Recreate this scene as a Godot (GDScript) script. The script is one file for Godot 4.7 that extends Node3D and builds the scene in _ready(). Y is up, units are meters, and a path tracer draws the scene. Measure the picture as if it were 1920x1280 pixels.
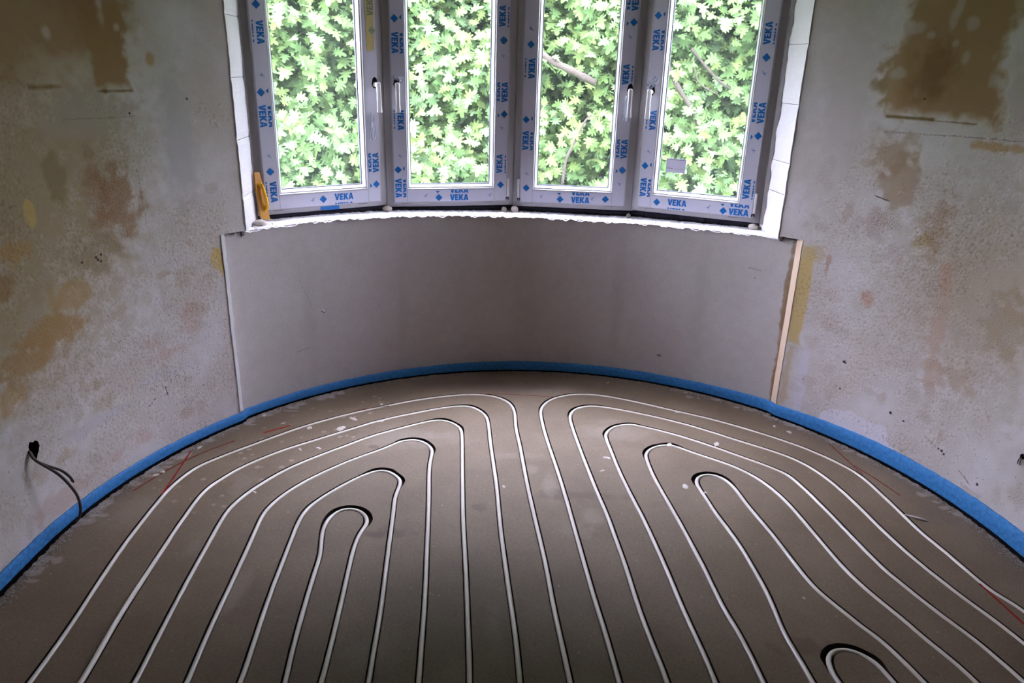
extends Node3D

# Round tower room: centre of the circle, its radius, and the radius of the recess under the windows (metres; y up; finished floor at 0)
const CX := 0.1317
const CZ := -2.0864
const R := 1.7337
const RN := 1.7537
const RW := 1.90
const TH := 0.34
const HC := 2.62
const WTOP := 2.2
const REAR := 1.9
const VTH := [-44.8, -24.8, -4.55, 14.55, 34.5]
const VY := [0.906, 0.896, 0.892, 0.897]
const EXPOSURE := 3.65
const SKY := 3.5

var names := {}
var M := {}
var rng := RandomNumberGenerator.new()
var nz := FastNoiseLite.new()
var nzf := FastNoiseLite.new()

# ---------------------------------------------------------------- helpers
func numbered(n: String) -> String:
	var k: int = names.get(n, 0)
	names[n] = k + 1
	return n if k == 0 else "%s_%03d" % [n, k]

func tag(o: Node, label: String, category := "", group := "", kind := "") -> Node:
	if label != "": o.set_meta("label", label)
	if category != "": o.set_meta("category", category)
	if group != "": o.set_meta("group", group)
	if kind != "": o.set_meta("kind", kind)
	return o

func node(called: String, parent: Node = self) -> Node3D:
	var o := Node3D.new()
	o.name = numbered(called) if parent == self else called
	parent.add_child(o, true)
	return o

func obj(called: String, mesh: Mesh, mat: Material, parent: Node = self) -> MeshInstance3D:
	var o := MeshInstance3D.new()
	o.name = numbered(called) if parent == self else called
	o.mesh = mesh
	if mat: o.material_override = mat
	parent.add_child(o, true)
	return o

func struct(called: String, mesh: Mesh, mat: Material) -> MeshInstance3D:
	var o := MeshInstance3D.new()
	o.name = called
	o.mesh = mesh
	o.material_override = mat
	o.set_meta("kind", "structure")
	add_child(o, true)
	return o

func begin(smooth := false) -> SurfaceTool:
	var st := SurfaceTool.new()
	st.begin(Mesh.PRIMITIVE_TRIANGLES)
	st.set_smooth_group(0 if smooth else -1)
	return st

func done(st: SurfaceTool) -> ArrayMesh:
	st.generate_normals()
	return st.commit()

# corners run counter-clockwise as seen from the front
func quad(st: SurfaceTool, a: Vector3, b: Vector3, c: Vector3, d: Vector3, ua := Vector2.ZERO, ub := Vector2.ZERO, uc := Vector2.ZERO, ud := Vector2.ZERO) -> void:
	st.set_uv(ua); st.add_vertex(a)
	st.set_uv(uc); st.add_vertex(c)
	st.set_uv(ub); st.add_vertex(b)
	st.set_uv(ua); st.add_vertex(a)
	st.set_uv(ud); st.add_vertex(d)
	st.set_uv(uc); st.add_vertex(c)

func tri(st: SurfaceTool, a: Vector3, b: Vector3, c: Vector3) -> void:
	for v in [a, c, b]:
		st.set_uv(Vector2.ZERO)
		st.add_vertex(v)

# a box with chamfered edges, given by its transform and size
func bevel_box(st: SurfaceTool, t: Transform3D, s: Vector3, ch: float) -> void:
	var h := s * 0.5
	ch = minf(ch, minf(h.x, minf(h.y, h.z)) * 0.9)
	var axes := [Vector3.RIGHT, Vector3.UP, Vector3.BACK]
	var f := func(ax: int, sg: float, p: float, q: float) -> Vector3:
		var v := Vector3.ZERO
		v[ax] = sg * h[ax]
		v[(ax + 1) % 3] = p * (h[(ax + 1) % 3] - ch)
		v[(ax + 2) % 3] = q * (h[(ax + 2) % 3] - ch)
		return t * v
	for ax in 3:
		for sg in [-1.0, 1.0]:
			var a = f.call(ax, sg, -1, -1); var b = f.call(ax, sg, 1, -1); var c = f.call(ax, sg, 1, 1); var d = f.call(ax, sg, -1, 1)
			if sg > 0: quad(st, a, b, c, d)
			else: quad(st, d, c, b, a)
		# edges between face ax and face ax+1
		var bx := (ax + 1) % 3
		for s1 in [-1.0, 1.0]:
			for s2 in [-1.0, 1.0]:
				var p0 = f.call(ax, s1, s2, -1); var p1 = f.call(ax, s1, s2, 1)
				var q0 = f.call(bx, s2, -1, s1); var q1 = f.call(bx, s2, 1, s1)
				if s1 * s2 > 0: quad(st, p0, q0, q1, p1)
				else: quad(st, p1, q1, q0, p0)
	for s1 in [-1.0, 1.0]:
		for s2 in [-1.0, 1.0]:
			for s3 in [-1.0, 1.0]:
				var a = f.call(0, s1, s2, s3); var b = f.call(1, s2, s3, s1); var c = f.call(2, s3, s1, s2)
				if s1 * s2 * s3 > 0: tri(st, a, b, c)
				else: tri(st, a, c, b)

func catmull(pts: Array, n: int) -> PackedVector3Array:
	var out := PackedVector3Array()
	for i in pts.size() - 1:
		var p1: Vector3 = pts[i]
		var p2: Vector3 = pts[i + 1]
		var p0: Vector3 = pts[i - 1] if i > 0 else p1 * 2 - p2
		var p3: Vector3 = pts[i + 2] if i + 2 < pts.size() else p2 * 2 - p1
		for k in n:
			out.append(p1.cubic_interpolate(p2, p0, p3, float(k) / n) if false else _cm(p0, p1, p2, p3, float(k) / n))
	out.append(pts[-1])
	return out

func _cm(a: Vector3, b: Vector3, c: Vector3, d: Vector3, s: float) -> Vector3:
	return 0.5 * (2.0 * b + (c - a) * s + (2.0 * a - 5.0 * b + 4.0 * c - d) * s * s + (3.0 * b - a - 3.0 * c + d) * s * s * s)

# round tube through points; radius from a callable of t in 0..1, or a number
func tube(st: SurfaceTool, p: PackedVector3Array, rad, sides := 10, caps := true) -> void:
	var n := p.size()
	var rings := []
	var up := Vector3.UP
	for i in n:
		var t := (p[mini(i + 1, n - 1)] - p[maxi(i - 1, 0)]).normalized()
		if absf(t.dot(up)) > 0.95: up = Vector3(0.31, 0.2, 0.93)
		var x := up.cross(t).normalized()
		var y := t.cross(x)
		up = y
		var r: float = rad.call(float(i) / (n - 1)) if rad is Callable else rad
		var ring := PackedVector3Array()
		for k in sides:
			var a := TAU * k / sides
			ring.append(p[i] + (x * cos(a) + y * sin(a)) * r)
		rings.append(ring)
	for i in n - 1:
		for k in sides:
			var k2 := (k + 1) % sides
			quad(st, rings[i][k], rings[i][k2], rings[i + 1][k2], rings[i + 1][k])
	if caps:
		for k in sides:
			tri(st, p[0], rings[0][(k + 1) % sides], rings[0][k])
			tri(st, p[n - 1], rings[n - 1][k], rings[n - 1][(k + 1) % sides])

# lumpy ball
func lump(st: SurfaceTool, c: Vector3, s: Vector3, seed_: float, amt := 0.25, seg := 14) -> void:
	var P := func(i: int, j: int) -> Vector3:
		var th := PI * j / (seg / 2)
		var ph := TAU * (i % seg) / seg
		var d := Vector3(sin(th) * cos(ph), cos(th), sin(th) * sin(ph))
		var k := 1.0 + amt * nz.get_noise_3dv(d * 60.0 + Vector3(seed_ * 37.0, seed_ * 11.0, 0))  + amt * 0.6 * nz.get_noise_3dv(d * 160.0 + Vector3(seed_ * 17.0, 3, 9))
		return c + d * s * k
	for j in seg / 2:
		for i in seg:
			quad(st, P.call(i, j + 1), P.call(i, j), P.call(i + 1, j), P.call(i + 1, j + 1))

func polar(deg: float, r: float, y := 0.0) -> Vector3:
	var a := deg_to_rad(deg)
	return Vector3(CX + r * sin(a), y, CZ - r * cos(a))

# the same along the wall's plan: beyond a quarter turn to either side the wall runs straight to the rear
func plan(deg: float, r: float, y := 0.0) -> Vector3:
	if absf(deg) <= 90.0: return polar(deg, r, y)
	return Vector3(CX + r * signf(deg), y, CZ + deg_to_rad(absf(deg) - 90.0) * R)

func lerp_table(t: Array, x: float) -> float:
	for i in t.size() - 1:
		if x <= t[i + 1][0]:
			return lerpf(t[i][1], t[i + 1][1], clampf((x - t[i][0]) / (t[i + 1][0] - t[i][0]), 0, 1))
	return t[-1][1]

func mat(c: Color, rough := 0.8, spec := 0.5, metal := 0.0) -> StandardMaterial3D:
	var m := StandardMaterial3D.new()
	m.albedo_color = c
	m.roughness = rough
	m.metallic_specular = spec
	m.metallic = metal
	return m

func rgb(r: float, g: float, b: float) -> Color:
	return Color(r / 255.0, g / 255.0, b / 255.0)

func noise_tex(freq: float, seed_: int, ramp: Array, size := 512, oct := 4) -> NoiseTexture2D:
	var f := FastNoiseLite.new()
	f.seed = seed_
	f.frequency = freq
	f.fractal_octaves = oct
	var t := NoiseTexture2D.new()
	t.noise = f
	t.width = size
	t.height = size
	t.seamless = true
	if ramp.size():
		var g := Gradient.new()
		var cs := PackedColorArray()
		var os := PackedFloat32Array()
		for i in ramp.size():
			cs.append(ramp[i])
			os.append(float(i) / (ramp.size() - 1))
		g.colors = cs
		g.offsets = os
		t.color_ramp = g
	return t

func relief(m: StandardMaterial3D, t: Texture2D, cm: float) -> void:
	m.heightmap_enabled = true
	m.heightmap_texture = t
	m.heightmap_scale = cm

# ---------------------------------------------------------------- painted plaster: colour and relief over (metres along, metres up)
class Paint:
	var w: int
	var h: int
	var mx: float
	var my: float
	var col: PackedFloat32Array
	var hgt: PackedFloat32Array
	var n1: PackedByteArray
	var n2: PackedByteArray
	var n3: PackedByteArray
	var grain := 0.00035
	var r := RandomNumberGenerator.new()

	func noise(seed_: int, freq: float, oct: int) -> PackedByteArray:
		var f := FastNoiseLite.new()
		f.seed = seed_
		f.frequency = freq
		f.fractal_octaves = oct
		return f.get_image(w, h).get_data()

	func setup(w_: int, h_: int, mx_: float, my_: float, seed_: int, base: Color, alt: Color, contrast: float) -> void:
		w = w_; h = h_; mx = mx_; my = my_
		r.seed = seed_
		n1 = noise(seed_, 2.2 * mx / w, 5)
		n2 = noise(seed_ + 1, 14.0 * mx / w, 4)
		n3 = noise(seed_ + 2, 0.28, 3)
		col.resize(w * h * 3)
		hgt.resize(w * h)
		for i in w * h:
			var a := clampf((n1[i] / 255.0 - 0.5) * contrast + 0.5, 0, 1)
			var g := 1.0 + (n3[i] - 128) * grain + (n2[i] - 128) * 0.00016
			col[i * 3] = lerpf(base.r, alt.r, a) * g
			col[i * 3 + 1] = lerpf(base.g, alt.g, a) * g
			col[i * 3 + 2] = lerpf(base.b, alt.b, a) * g
			hgt[i] = 0.55 + (n1[i] - 128) * 0.0006 + (n2[i] - 128) * 0.00012 + (n3[i] - 128) * 0.00025

	# trowel-scale mottling of old plaster inside a soft-edged field
	func mottle(u: float, v: float, ru: float, rv: float, k: float, seed_: int) -> void:
		var n4 := noise(seed_, 0.11, 5)
		for y in h:
			var dv := ((1.0 - float(y) / h) * my - v) / rv
			if absf(dv) > 1.2: continue
			for x in w:
				var du := (float(x) / w * mx - u) / ru
				var i := y * w + x
				var e := 1.0 - du * du - dv * dv + (n1[i] - 128) * 0.011 + (n2[i] - 128) * 0.007 - 0.25
				if e <= 0.0: continue
				e = minf(e * 2.0, 1.0)
				var q := n4[i]
				if q > 152:
					var m := e * k * minf((q - 152) / 40.0, 1.0)
					col[i * 3] *= 1.0 - 0.10 * m
					col[i * 3 + 1] *= 1.0 - 0.125 * m
					col[i * 3 + 2] *= 1.0 - 0.15 * m
					hgt[i] -= 0.13 * m
				elif q < 96:
					var m := e * k * minf((96 - q) / 40.0, 1.0)
					col[i * 3] += 0.03 * m
					col[i * 3 + 1] += 0.03 * m
					col[i * 3 + 2] += 0.035 * m
					hgt[i] += 0.12 * m

	# centre and radii in metres; u along, v up from the bottom
	func stain(u: float, v: float, ru: float, rv: float, c: Color, strength := 1.0, soft := 0.35, rag := 0.8, rough := 0.0, dh := 0.0) -> void:
		var x0 := maxi(0, int((u - ru * 1.5) / mx * w)); var x1 := mini(w - 1, int((u + ru * 1.5) / mx * w))
		var y0 := maxi(0, int((1.0 - (v + rv * 1.5) / my) * h)); var y1 := mini(h - 1, int((1.0 - (v - rv * 1.5) / my) * h))
		for y in range(y0, y1 + 1):
			var dv := ((1.0 - float(y) / h) * my - v) / rv
			for x in range(x0, x1 + 1):
				var du := (float(x) / w * mx - u) / ru
				var i := y * w + x
				var d := sqrt(du * du + dv * dv) + (n2[i] - 128) / 255.0 * rag + (n1[i] - 128) / 255.0 * rag * 0.6
				if d < 1.0:
					var k := strength * smoothstep(0.0, soft, 1.0 - d)
					if rough > 0.0:
						var nn := n3[i] / 255.0
						hgt[i] += rough * k * (nn - 0.5)
						k *= clampf(0.55 + (nn - 0.4) * 1.6, 0.0, 1.0)
					hgt[i] += dh * k
					col[i * 3] = lerpf(col[i * 3], c.r, k)
					col[i * 3 + 1] = lerpf(col[i * 3 + 1], c.g, k)
					col[i * 3 + 2] = lerpf(col[i * 3 + 2], c.b, k)

	# rectangle with ragged edges
	func patch(u0: float, v0: float, u1: float, v1: float, c: Color, strength := 1.0, soft := 0.02, rag := 0.04) -> void:
		var x0 := maxi(0, int((u0 - rag) / mx * w)); var x1 := mini(w - 1, int((u1 + rag) / mx * w))
		var y0 := maxi(0, int((1.0 - (v1 + rag) / my) * h)); var y1 := mini(h - 1, int((1.0 - (v0 - rag) / my) * h))
		for y in range(y0, y1 + 1):
			var v := (1.0 - float(y) / h) * my
			for x in range(x0, x1 + 1):
				var u := float(x) / w * mx
				var i := y * w + x
				var j := ((n2[i] - 128) * 0.6 + (n1[i] - 128) * 0.8) / 128.0 * rag
				var e := minf(minf(u - u0, u1 - u), minf(v - v0, v1 - v)) + j
				if e > 0.0:
					var k := strength * clampf(e / soft, 0, 1)
					col[i * 3] = lerpf(col[i * 3], c.r, k)
					col[i * 3 + 1] = lerpf(col[i * 3 + 1], c.g, k)
					col[i * 3 + 2] = lerpf(col[i * 3 + 2], c.b, k)

	func dot(px: int, py: int, rad: float, c: Color, k: float, dh: float) -> void:
		var q := int(ceil(rad))
		for y in range(maxi(0, py - q), mini(h - 1, py + q) + 1):
			for x in range(maxi(0, px - q), mini(w - 1, px + q) + 1):
				var d := Vector2(x - px, y - py).length() / rad
				if d < 1.0:
					var i := y * w + x
					var m := k * (1.0 - d * d)
					hgt[i] += dh * m
					col[i * 3] = lerpf(col[i * 3], c.r, m)
					col[i * 3 + 1] = lerpf(col[i * 3 + 1], c.g, m)
					col[i * 3 + 2] = lerpf(col[i * 3 + 2], c.b, m)

	func pit(u: float, v: float, mm: float, c: Color, k := 1.0, dh := -0.6) -> void:
		dot(int(u / mx * w), int((1.0 - v / my) * h), maxf(0.8, mm * 0.001 / mx * w), c, k, dh)

	func line(u0: float, v0: float, u1: float, v1: float, mm: float, c: Color, k := 1.0, dh := -0.3, jit := 0.002, gaps := 0.0) -> void:
		var n := int(Vector2(u1 - u0, v1 - v0).length() / mx * w * 0.8) + 2
		var ju := 0.0
		var jv := 0.0
		for i in n:
			var t := float(i) / (n - 1)
			ju = ju * 0.8 + r.randf_range(-jit, jit)
			jv = jv * 0.8 + r.randf_range(-jit, jit)
			if r.randf() < gaps: continue
			pit(lerpf(u0, u1, t) + ju, lerpf(v0, v1, t) + jv, mm * r.randf_range(0.6, 1.2), c, k * r.randf_range(0.6, 1.0), dh)

	# many small scratches and pits about a place
	func scratches(u: float, v: float, ru: float, rv: float, n: int, c: Color, k := 0.8) -> void:
		for i in n:
			var a := u + r.randfn() * ru * 0.5
			var b := v + r.randfn() * rv * 0.5
			if r.randf() < 0.55:
				var l := r.randf_range(0.002, 0.011)
				var an := r.randf_range(-0.6, 2.2)
				line(a, b, a + cos(an) * l, b + sin(an) * l, 1.3, c, k * r.randf_range(0.4, 1.0), -0.35, 0.001)
			else:
				pit(a, b, r.randf_range(1.2, 2.8), c, k * r.randf_range(0.4, 1.0), -0.5)

	func textures() -> Array:
		var b := PackedByteArray()
		b.resize(w * h * 3)
		for i in w * h * 3:
			b[i] = clampi(int(col[i] * 255.0), 0, 255)
		var g := PackedByteArray()
		g.resize(w * h)
		for i in w * h:
			g[i] = clampi(int(hgt[i] * 255.0), 0, 255)
		return [ImageTexture.create_from_image(Image.create_from_data(w, h, false, Image.FORMAT_RGB8, b)), ImageTexture.create_from_image(Image.create_from_data(w, h, false, Image.FORMAT_L8, g))]

# ---------------------------------------------------------------- walls
# columns of a wall: [x, z, inward x, inward z, u in metres]
func arc_columns(d0: float, d1: float, r: float, u_at_zero: float, step := 1.0) -> Array:
	var out := []
	var n := int(ceil(absf(d1 - d0) / step))
	for i in n + 1:
		var d := lerpf(d0, d1, float(i) / n)
		var p := polar(d, r)
		var a := deg_to_rad(d)
		out.append([p.x, p.z, -sin(a), cos(a), u_at_zero + deg_to_rad(d) * R])
	return out

# inner face with slight waviness, outer face, and the four rims; columns run left to right as seen from inside
func wall_mesh(cols: Array, y0: float, y1: float, mx: float, my: float, holes := [], top = null, amp := 0.0035) -> ArrayMesh:
	var st := begin(true)
	var ny := int(ceil((y1 - y0) / 0.05))
	var P := func(i: int, j: int) -> Vector3:
		var c = cols[i]
		var yt: float = y1 if top == null else top.call(c)
		var y := lerpf(y0, yt, float(j) / ny)
		var d := amp * nz.get_noise_3d(c[0] * 55.0, y * 55.0, c[1] * 55.0) * (0.0 if (i == 0 or i == cols.size() - 1) else 1.0)
		return Vector3(c[0] + c[2] * d, y, c[1] + c[3] * d)
	var UV := func(i: int, j: int) -> Vector2:
		var yt: float = y1 if top == null else top.call(cols[i])
		return Vector2(cols[i][4] / mx, 1.0 - lerpf(y0, yt, float(j) / ny) / my)
	var grid := []
	var uvs := []
	for i in cols.size():
		var a := []
		var b := []
		for j in ny + 1:
			a.append(P.call(i, j))
			b.append(UV.call(i, j))
		grid.append(a)
		uvs.append(b)
	for i in cols.size() - 1:
		for j in ny:
			var skip := false
			for hl in holes:
				var um: float = (cols[i][4] + cols[i + 1][4]) * 0.5
				var ym: float = lerpf(y0, y1, (j + 0.5) / ny)
				if um > hl[0] and um < hl[1] and ym > hl[2] and ym < hl[3]: skip = true
			if skip: continue
			quad(st, grid[i][j], grid[i + 1][j], grid[i + 1][j + 1], grid[i][j + 1], uvs[i][j], uvs[i + 1][j], uvs[i + 1][j + 1], uvs[i][j + 1])
	st.set_smooth_group(-1)
	var O := func(i: int, y: float) -> Vector3:
		var c = cols[i]
		return Vector3(c[0] - c[2] * TH, y, c[1] - c[3] * TH)
	var last := cols.size() - 1
	for i in last:
		var ya: float = grid[i][ny].y
		var yb: float = grid[i + 1][ny].y
		quad(st, O.call(i + 1, y0), O.call(i, y0), O.call(i, ya), O.call(i + 1, yb))
		quad(st, grid[i][ny], grid[i + 1][ny], O.call(i + 1, yb), O.call(i, ya))
		quad(st, grid[i + 1][0], grid[i][0], O.call(i, y0), O.call(i + 1, y0))
	for j in ny:
		var a: Vector3 = grid[0][j]; var b: Vector3 = grid[0][j + 1]
		quad(st, O.call(0, a.y), a, b, O.call(0, b.y))
		a = grid[last][j]; b = grid[last][j + 1]
		quad(st, a, O.call(last, a.y), O.call(last, b.y), b)
	return done(st)

func _ready() -> void:
	rng.seed = 7
	nz.seed = 11; nz.frequency = 0.02; nz.fractal_octaves = 3
	nzf.seed = 5; nzf.frequency = 0.05; nzf.fractal_octaves = 2
	# camera: 1.6 m up, looking 20.5 degrees down and tilted 1.7 degrees, 26 mm-equivalent lens
	var cam := Camera3D.new()
	cam.name = "camera"
	cam.transform = Transform3D(Basis(Vector3(0.999578, 0.027208, -0.010162), Vector3(-0.029044, 0.936402, -0.349725), Vector3(0, 0.349872, 0.936797)).orthonormalized(), Vector3(0, 1.6, 0))
	cam.fov = 49.54
	cam.near = 0.05
	cam.far = 200.0
	add_child(cam)
	cam.current = true
	# bright overcast sky, no sun
	var we := WorldEnvironment.new()
	we.name = "world_environment"
	var env := Environment.new()
	var sm := ProceduralSkyMaterial.new()
	sm.sky_top_color = Color(0.85, 0.865, 0.97)
	sm.sky_horizon_color = Color(0.88, 0.89, 0.97)
	sm.ground_horizon_color = Color(0.5, 0.52, 0.5)
	sm.ground_bottom_color = Color(0.2, 0.22, 0.18)
	sm.sky_energy_multiplier = SKY
	sm.ground_energy_multiplier = SKY * 0.3
	var sky := Sky.new()
	sky.sky_material = sm
	env.background_mode = Environment.BG_SKY
	env.sky = sky
	env.ambient_light_source = Environment.AMBIENT_SOURCE_DISABLED
	env.tonemap_mode = Environment.TONE_MAPPER_LINEAR
	env.tonemap_exposure = EXPOSURE
	env.sdfgi_enabled = true
	env.ssao_enabled = true
	env.ssil_enabled = true
	we.environment = env
	add_child(we)
	materials()
	build_walls()
	build_floor()
	build_strip()
	build_ledge()
	build_windows()
	build_pipes()
	build_small()
	build_outside()

func materials() -> void:
	M.outer = mat(rgb(140, 134, 126), 0.9)
	M.block = mat(rgb(226, 220, 222), 0.9)
	relief(M.block, noise_tex(0.03, 3, []), 0.12)
	M.block.uv1_triplanar = true; M.block.uv1_world_triplanar = true; M.block.uv1_scale = Vector3(4, 4, 4)
	M.gypsum = mat(rgb(240, 236, 238), 0.9)
	M.mortar = mat(rgb(120, 112, 112), 0.95)
	M.dark = mat(rgb(22, 20, 24), 0.95, 0.2)
	M.pvc = mat(rgb(184, 180, 182), 0.4)
	M.film = mat(rgb(210, 207, 220), 0.28)
	M.bead = mat(rgb(238, 238, 244), 0.35)
	M.gasket = mat(rgb(70, 70, 84), 0.6)
	M.ink = mat(rgb(8, 108, 186), 0.4)
	M.ink_faint = mat(rgb(120, 148, 190), 0.5)
	M.white = mat(rgb(232, 228, 226), 0.35)
	M.glass = mat(Color(0.92, 0.96, 0.95, 0.05), 0.02)
	M.glass.transparency = BaseMaterial3D.TRANSPARENCY_ALPHA
	M.pipe = mat(rgb(228, 217, 204), 0.28)
	M.groove = mat(rgb(40, 34, 30), 0.95, 0.1)
	M.strip = mat(rgb(38, 112, 176), 0.65)
	relief(M.strip, noise_tex(0.02, 8, []), 0.05)
	M.strip.uv1_triplanar = true; M.strip.uv1_world_triplanar = true; M.strip.uv1_scale = Vector3(5, 5, 5)
	var bt := noise_tex(0.018, 21, [rgb(38, 104, 166), rgb(52, 128, 194), rgb(72, 146, 208)], 512, 5)
	M.strip.albedo_color = Color.WHITE
	M.strip.albedo_texture = bt
	M.foam = mat(rgb(40, 37, 48), 0.9, 0.3)
	M.cable = mat(rgb(70, 56, 50), 0.5)
	M.red = mat(rgb(150, 40, 34), 0.9, 0.2)
	M.red_faint = mat(rgb(118, 66, 54), 0.9, 0.2)
	M.yellow = mat(rgb(236, 176, 20), 0.45)
	M.ochre = mat(rgb(178, 120, 18), 0.5)
	M.splat = mat(rgb(208, 198, 190), 0.9)
	M.crumb = mat(rgb(170, 158, 150), 0.95)
	M.ceiling = mat(rgb(128, 122, 116), 0.9)

func plaster(tex: Array, cm: float) -> StandardMaterial3D:
	var m := mat(Color.WHITE, 0.85, 0.3)
	m.albedo_texture = tex[0]
	relief(m, tex[1], cm)
	return m

func build_walls() -> void:
	var grey := rgb(196, 183, 174)
	var pale := rgb(216, 208, 210)
	var khaki := rgb(170, 150, 118)
	var ochre := rgb(158, 126, 88)
	var ochre2 := rgb(182, 146, 98)
	var rust := rgb(152, 112, 84)
	var pink := rgb(196, 164, 150)
	var yel := rgb(204, 174, 112)
	var pitc := rgb(60, 50, 46)
	# ---- left wall: u runs from 0 at 112 degrees left to its edge at 53 degrees left
	var ul := func(d: float) -> float: return deg_to_rad(d + 112.0) * R
	var p := Paint.new()
	p.setup(960, 1280, 1.95, 2.62, 31, pale, grey, 1.1)
	p.stain(ul.call(-82), 1.15, 0.66, 0.9, khaki, 0.9, 0.9, 0.45)
	p.stain(ul.call(-71), 1.25, 0.26, 0.5, khaki, 0.6, 0.9, 0.45)
	p.stain(ul.call(-86), 0.75, 0.34, 0.34, khaki, 0.7, 0.9, 0.5)
	p.patch(ul.call(-100), 1.5, ul.call(-62.4), 2.3, ochre, 0.85, 0.09, 0.08)
	p.patch(ul.call(-69.5), 1.47, ul.call(-63.4), 1.75, ochre, 0.9, 0.02, 0.03)
	p.stain(ul.call(-69), 1.82, 0.14, 0.2, rgb(150, 110, 82), 0.6, 0.8, 0.6)
	p.patch(ul.call(-77.4), 1.482, ul.call(-72.8), 1.503, rgb(124, 98, 58), 0.75, 0.012, 0.008)
	p.patch(ul.call(-68.6), 1.466, ul.call(-63.4), 1.484, rgb(112, 84, 48), 0.85, 0.009, 0.006)
	for q in [[-66.4, 1.76, 0.022, 0.09], [-73.8, 1.66, 0.022, 0.03], [-61.4, 1.68, 0.022, 0.04], [-64.6, 1.69, 0.02, 0.02], [-60.6, 1.42, 0.03, 0.05]]:
		p.stain(ul.call(q[0]), q[1], q[2], q[3], pale, 0.5, 0.8, 0.7)
	p.stain(ul.call(-60.7), 1.585, 0.025, 0.035, ochre2, 0.7, 0.6, 0.5)
	p.stain(ul.call(-70.5), 1.40, 0.25, 0.09, rgb(178, 164, 150), 0.7, 0.5, 0.6)
	p.stain(ul.call(-68), 1.10, 0.105, 0.16, rust, 0.75, 0.6, 1.0, 0.45)
	p.stain(ul.call(-70.6), 1.12, 0.06, 0.16, rust, 0.65, 0.7, 1.0, 0.45)
	p.stain(ul.call(-76), 1.20, 0.05, 0.1, rgb(150, 130, 100), 0.7, 0.5, 0.6)
	p.stain(ul.call(-80.3), 1.107, 0.028, 0.055, yel, 0.9, 0.3, 0.25)
	p.stain(ul.call(-83.4), 1.0, 0.09, 0.05, ochre2, 0.7, 0.5, 0.7)
	p.stain(ul.call(-85.6), 0.9, 0.05, 0.06, ochre, 0.7, 0.5, 0.7)
	p.stain(ul.call(-73.5), 0.92, 0.16, 0.1, rgb(158, 138, 112), 0.8, 0.5, 0.8, 0.25)
	p.stain(ul.call(-76.5), 0.80, 0.12, 0.06, ochre2, 0.7, 0.5, 0.9, 0.2)
	p.stain(ul.call(-80.5), 0.70, 0.16, 0.07, rgb(174, 134, 86), 0.9, 0.5, 0.9, 0.3)
	p.stain(ul.call(-85.5), 0.645, 0.14, 0.07, rgb(170, 134, 90), 0.85, 0.5, 0.9, 0.3)
	p.stain(ul.call(-88), 0.55, 0.07, 0.05, ochre2, 0.6, 0.5, 0.8)
	p.stain(ul.call(-54.6), 0.79, 0.032, 0.055, yel, 0.9, 0.25, 0.5)
	p.stain(ul.call(-53.6), 0.74, 0.02, 0.05, yel, 0.8, 0.25, 0.4)
	for q in [[-59.5, 0.6, 0.05, 0.04], [-64, 0.44, 0.12, 0.03], [-60, 0.55, 0.06, 0.09], [-66, 0.5, 0.05, 0.05], [-70, 0.14, 0.06, 0.04], [-75, 0.12, 0.05, 0.03], [-84, 0.1, 0.2, 0.06]]:
		p.stain(ul.call(q[0]), q[1], q[2], q[3], pink, 0.6, 0.6, 0.9, 0.25)
	p.stain(ul.call(-58), 1.3, 0.1, 0.35, rgb(186, 178, 180), 0.7, 0.7, 0.5)
	p.stain(ul.call(-76), 0.30, 0.26, 0.035, rgb(196, 190, 194), 0.6, 0.6, 0.8)
	p.stain(ul.call(-66), 0.36, 0.2, 0.03, rgb(198, 192, 196), 0.6, 0.6, 0.8)
	p.line(ul.call(-64.6), 1.19, ul.call(-64.4), 0.98, 3, pitc, 0.35, -0.3, 0.002, 0.3)
	p.line(ul.call(-64.7), 1.30, ul.call(-64.4), 1.25, 2.5, pale, 0.8, 0.2, 0.001)
	p.line(ul.call(-73.5), 1.385, ul.call(-63.8), 1.383, 2.0, rgb(110, 90, 72), 0.7, -0.4, 0.0012, 0.25)
	p.line(ul.call(-84), 0.995, ul.call(-70), 0.945, 1.6, rgb(120, 100, 80), 0.5, -0.3, 0.0012, 0.5)
	for q in [[-72.4, 0.903], [-71.8, 0.885], [-71.7, 0.91], [-74.5, 0.9], [-72.2, 0.893], [-64.5, 1.395], [-56.2, 1.44]]:
		p.pit(ul.call(q[0]), q[1], 5, rgb(26, 20, 20))
	p.scratches(ul.call(-63.5), 0.325, 0.16, 0.04, 110, pitc, 0.9)
	p.line(ul.call(-65.2), 0.30, ul.call(-65.0), 0.262, 3.0, rgb(30, 26, 28), 0.9, -0.5, 0.0004)
	p.line(ul.call(-68.2), 0.25, ul.call(-67.0), 0.272, 3.2, rgb(34, 30, 32), 0.8, -0.5, 0.0012, 0.3)
	p.scratches(ul.call(-61.2), 0.205, 0.09, 0.05, 60, pitc, 0.7)
	p.scratches(ul.call(-72), 0.27, 0.3, 0.03, 40, pitc, 0.6)
	p.scratches(ul.call(-70), 0.55, 0.5, 0.22, 330, rgb(112, 98, 92), 0.55)
	p.scratches(ul.call(-59), 0.5, 0.2, 0.3, 200, rgb(112, 98, 92), 0.55)
	p.scratches(ul.call(-70), 1.05, 0.3, 0.25, 120, rgb(100, 84, 70), 0.5)
	p.scratches(ul.call(-82), 0.25, 0.4, 0.2, 80, pitc, 0.6)
	p.scratches(ul.call(-54.2), 0.4, 0.05, 0.6, 90, pitc, 0.6)
	for i in 90:
		p.stain(p.r.randf_range(0.35, 1.75), p.r.randf_range(0.08, 1.2), p.r.randf_range(0.015, 0.07), p.r.randf_range(0.012, 0.06), rgb(182, 168, 156) if i % 3 else rgb(172, 148, 120), p.r.randf_range(0.2, 0.6), 0.6, 1.0, 0.6)
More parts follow.
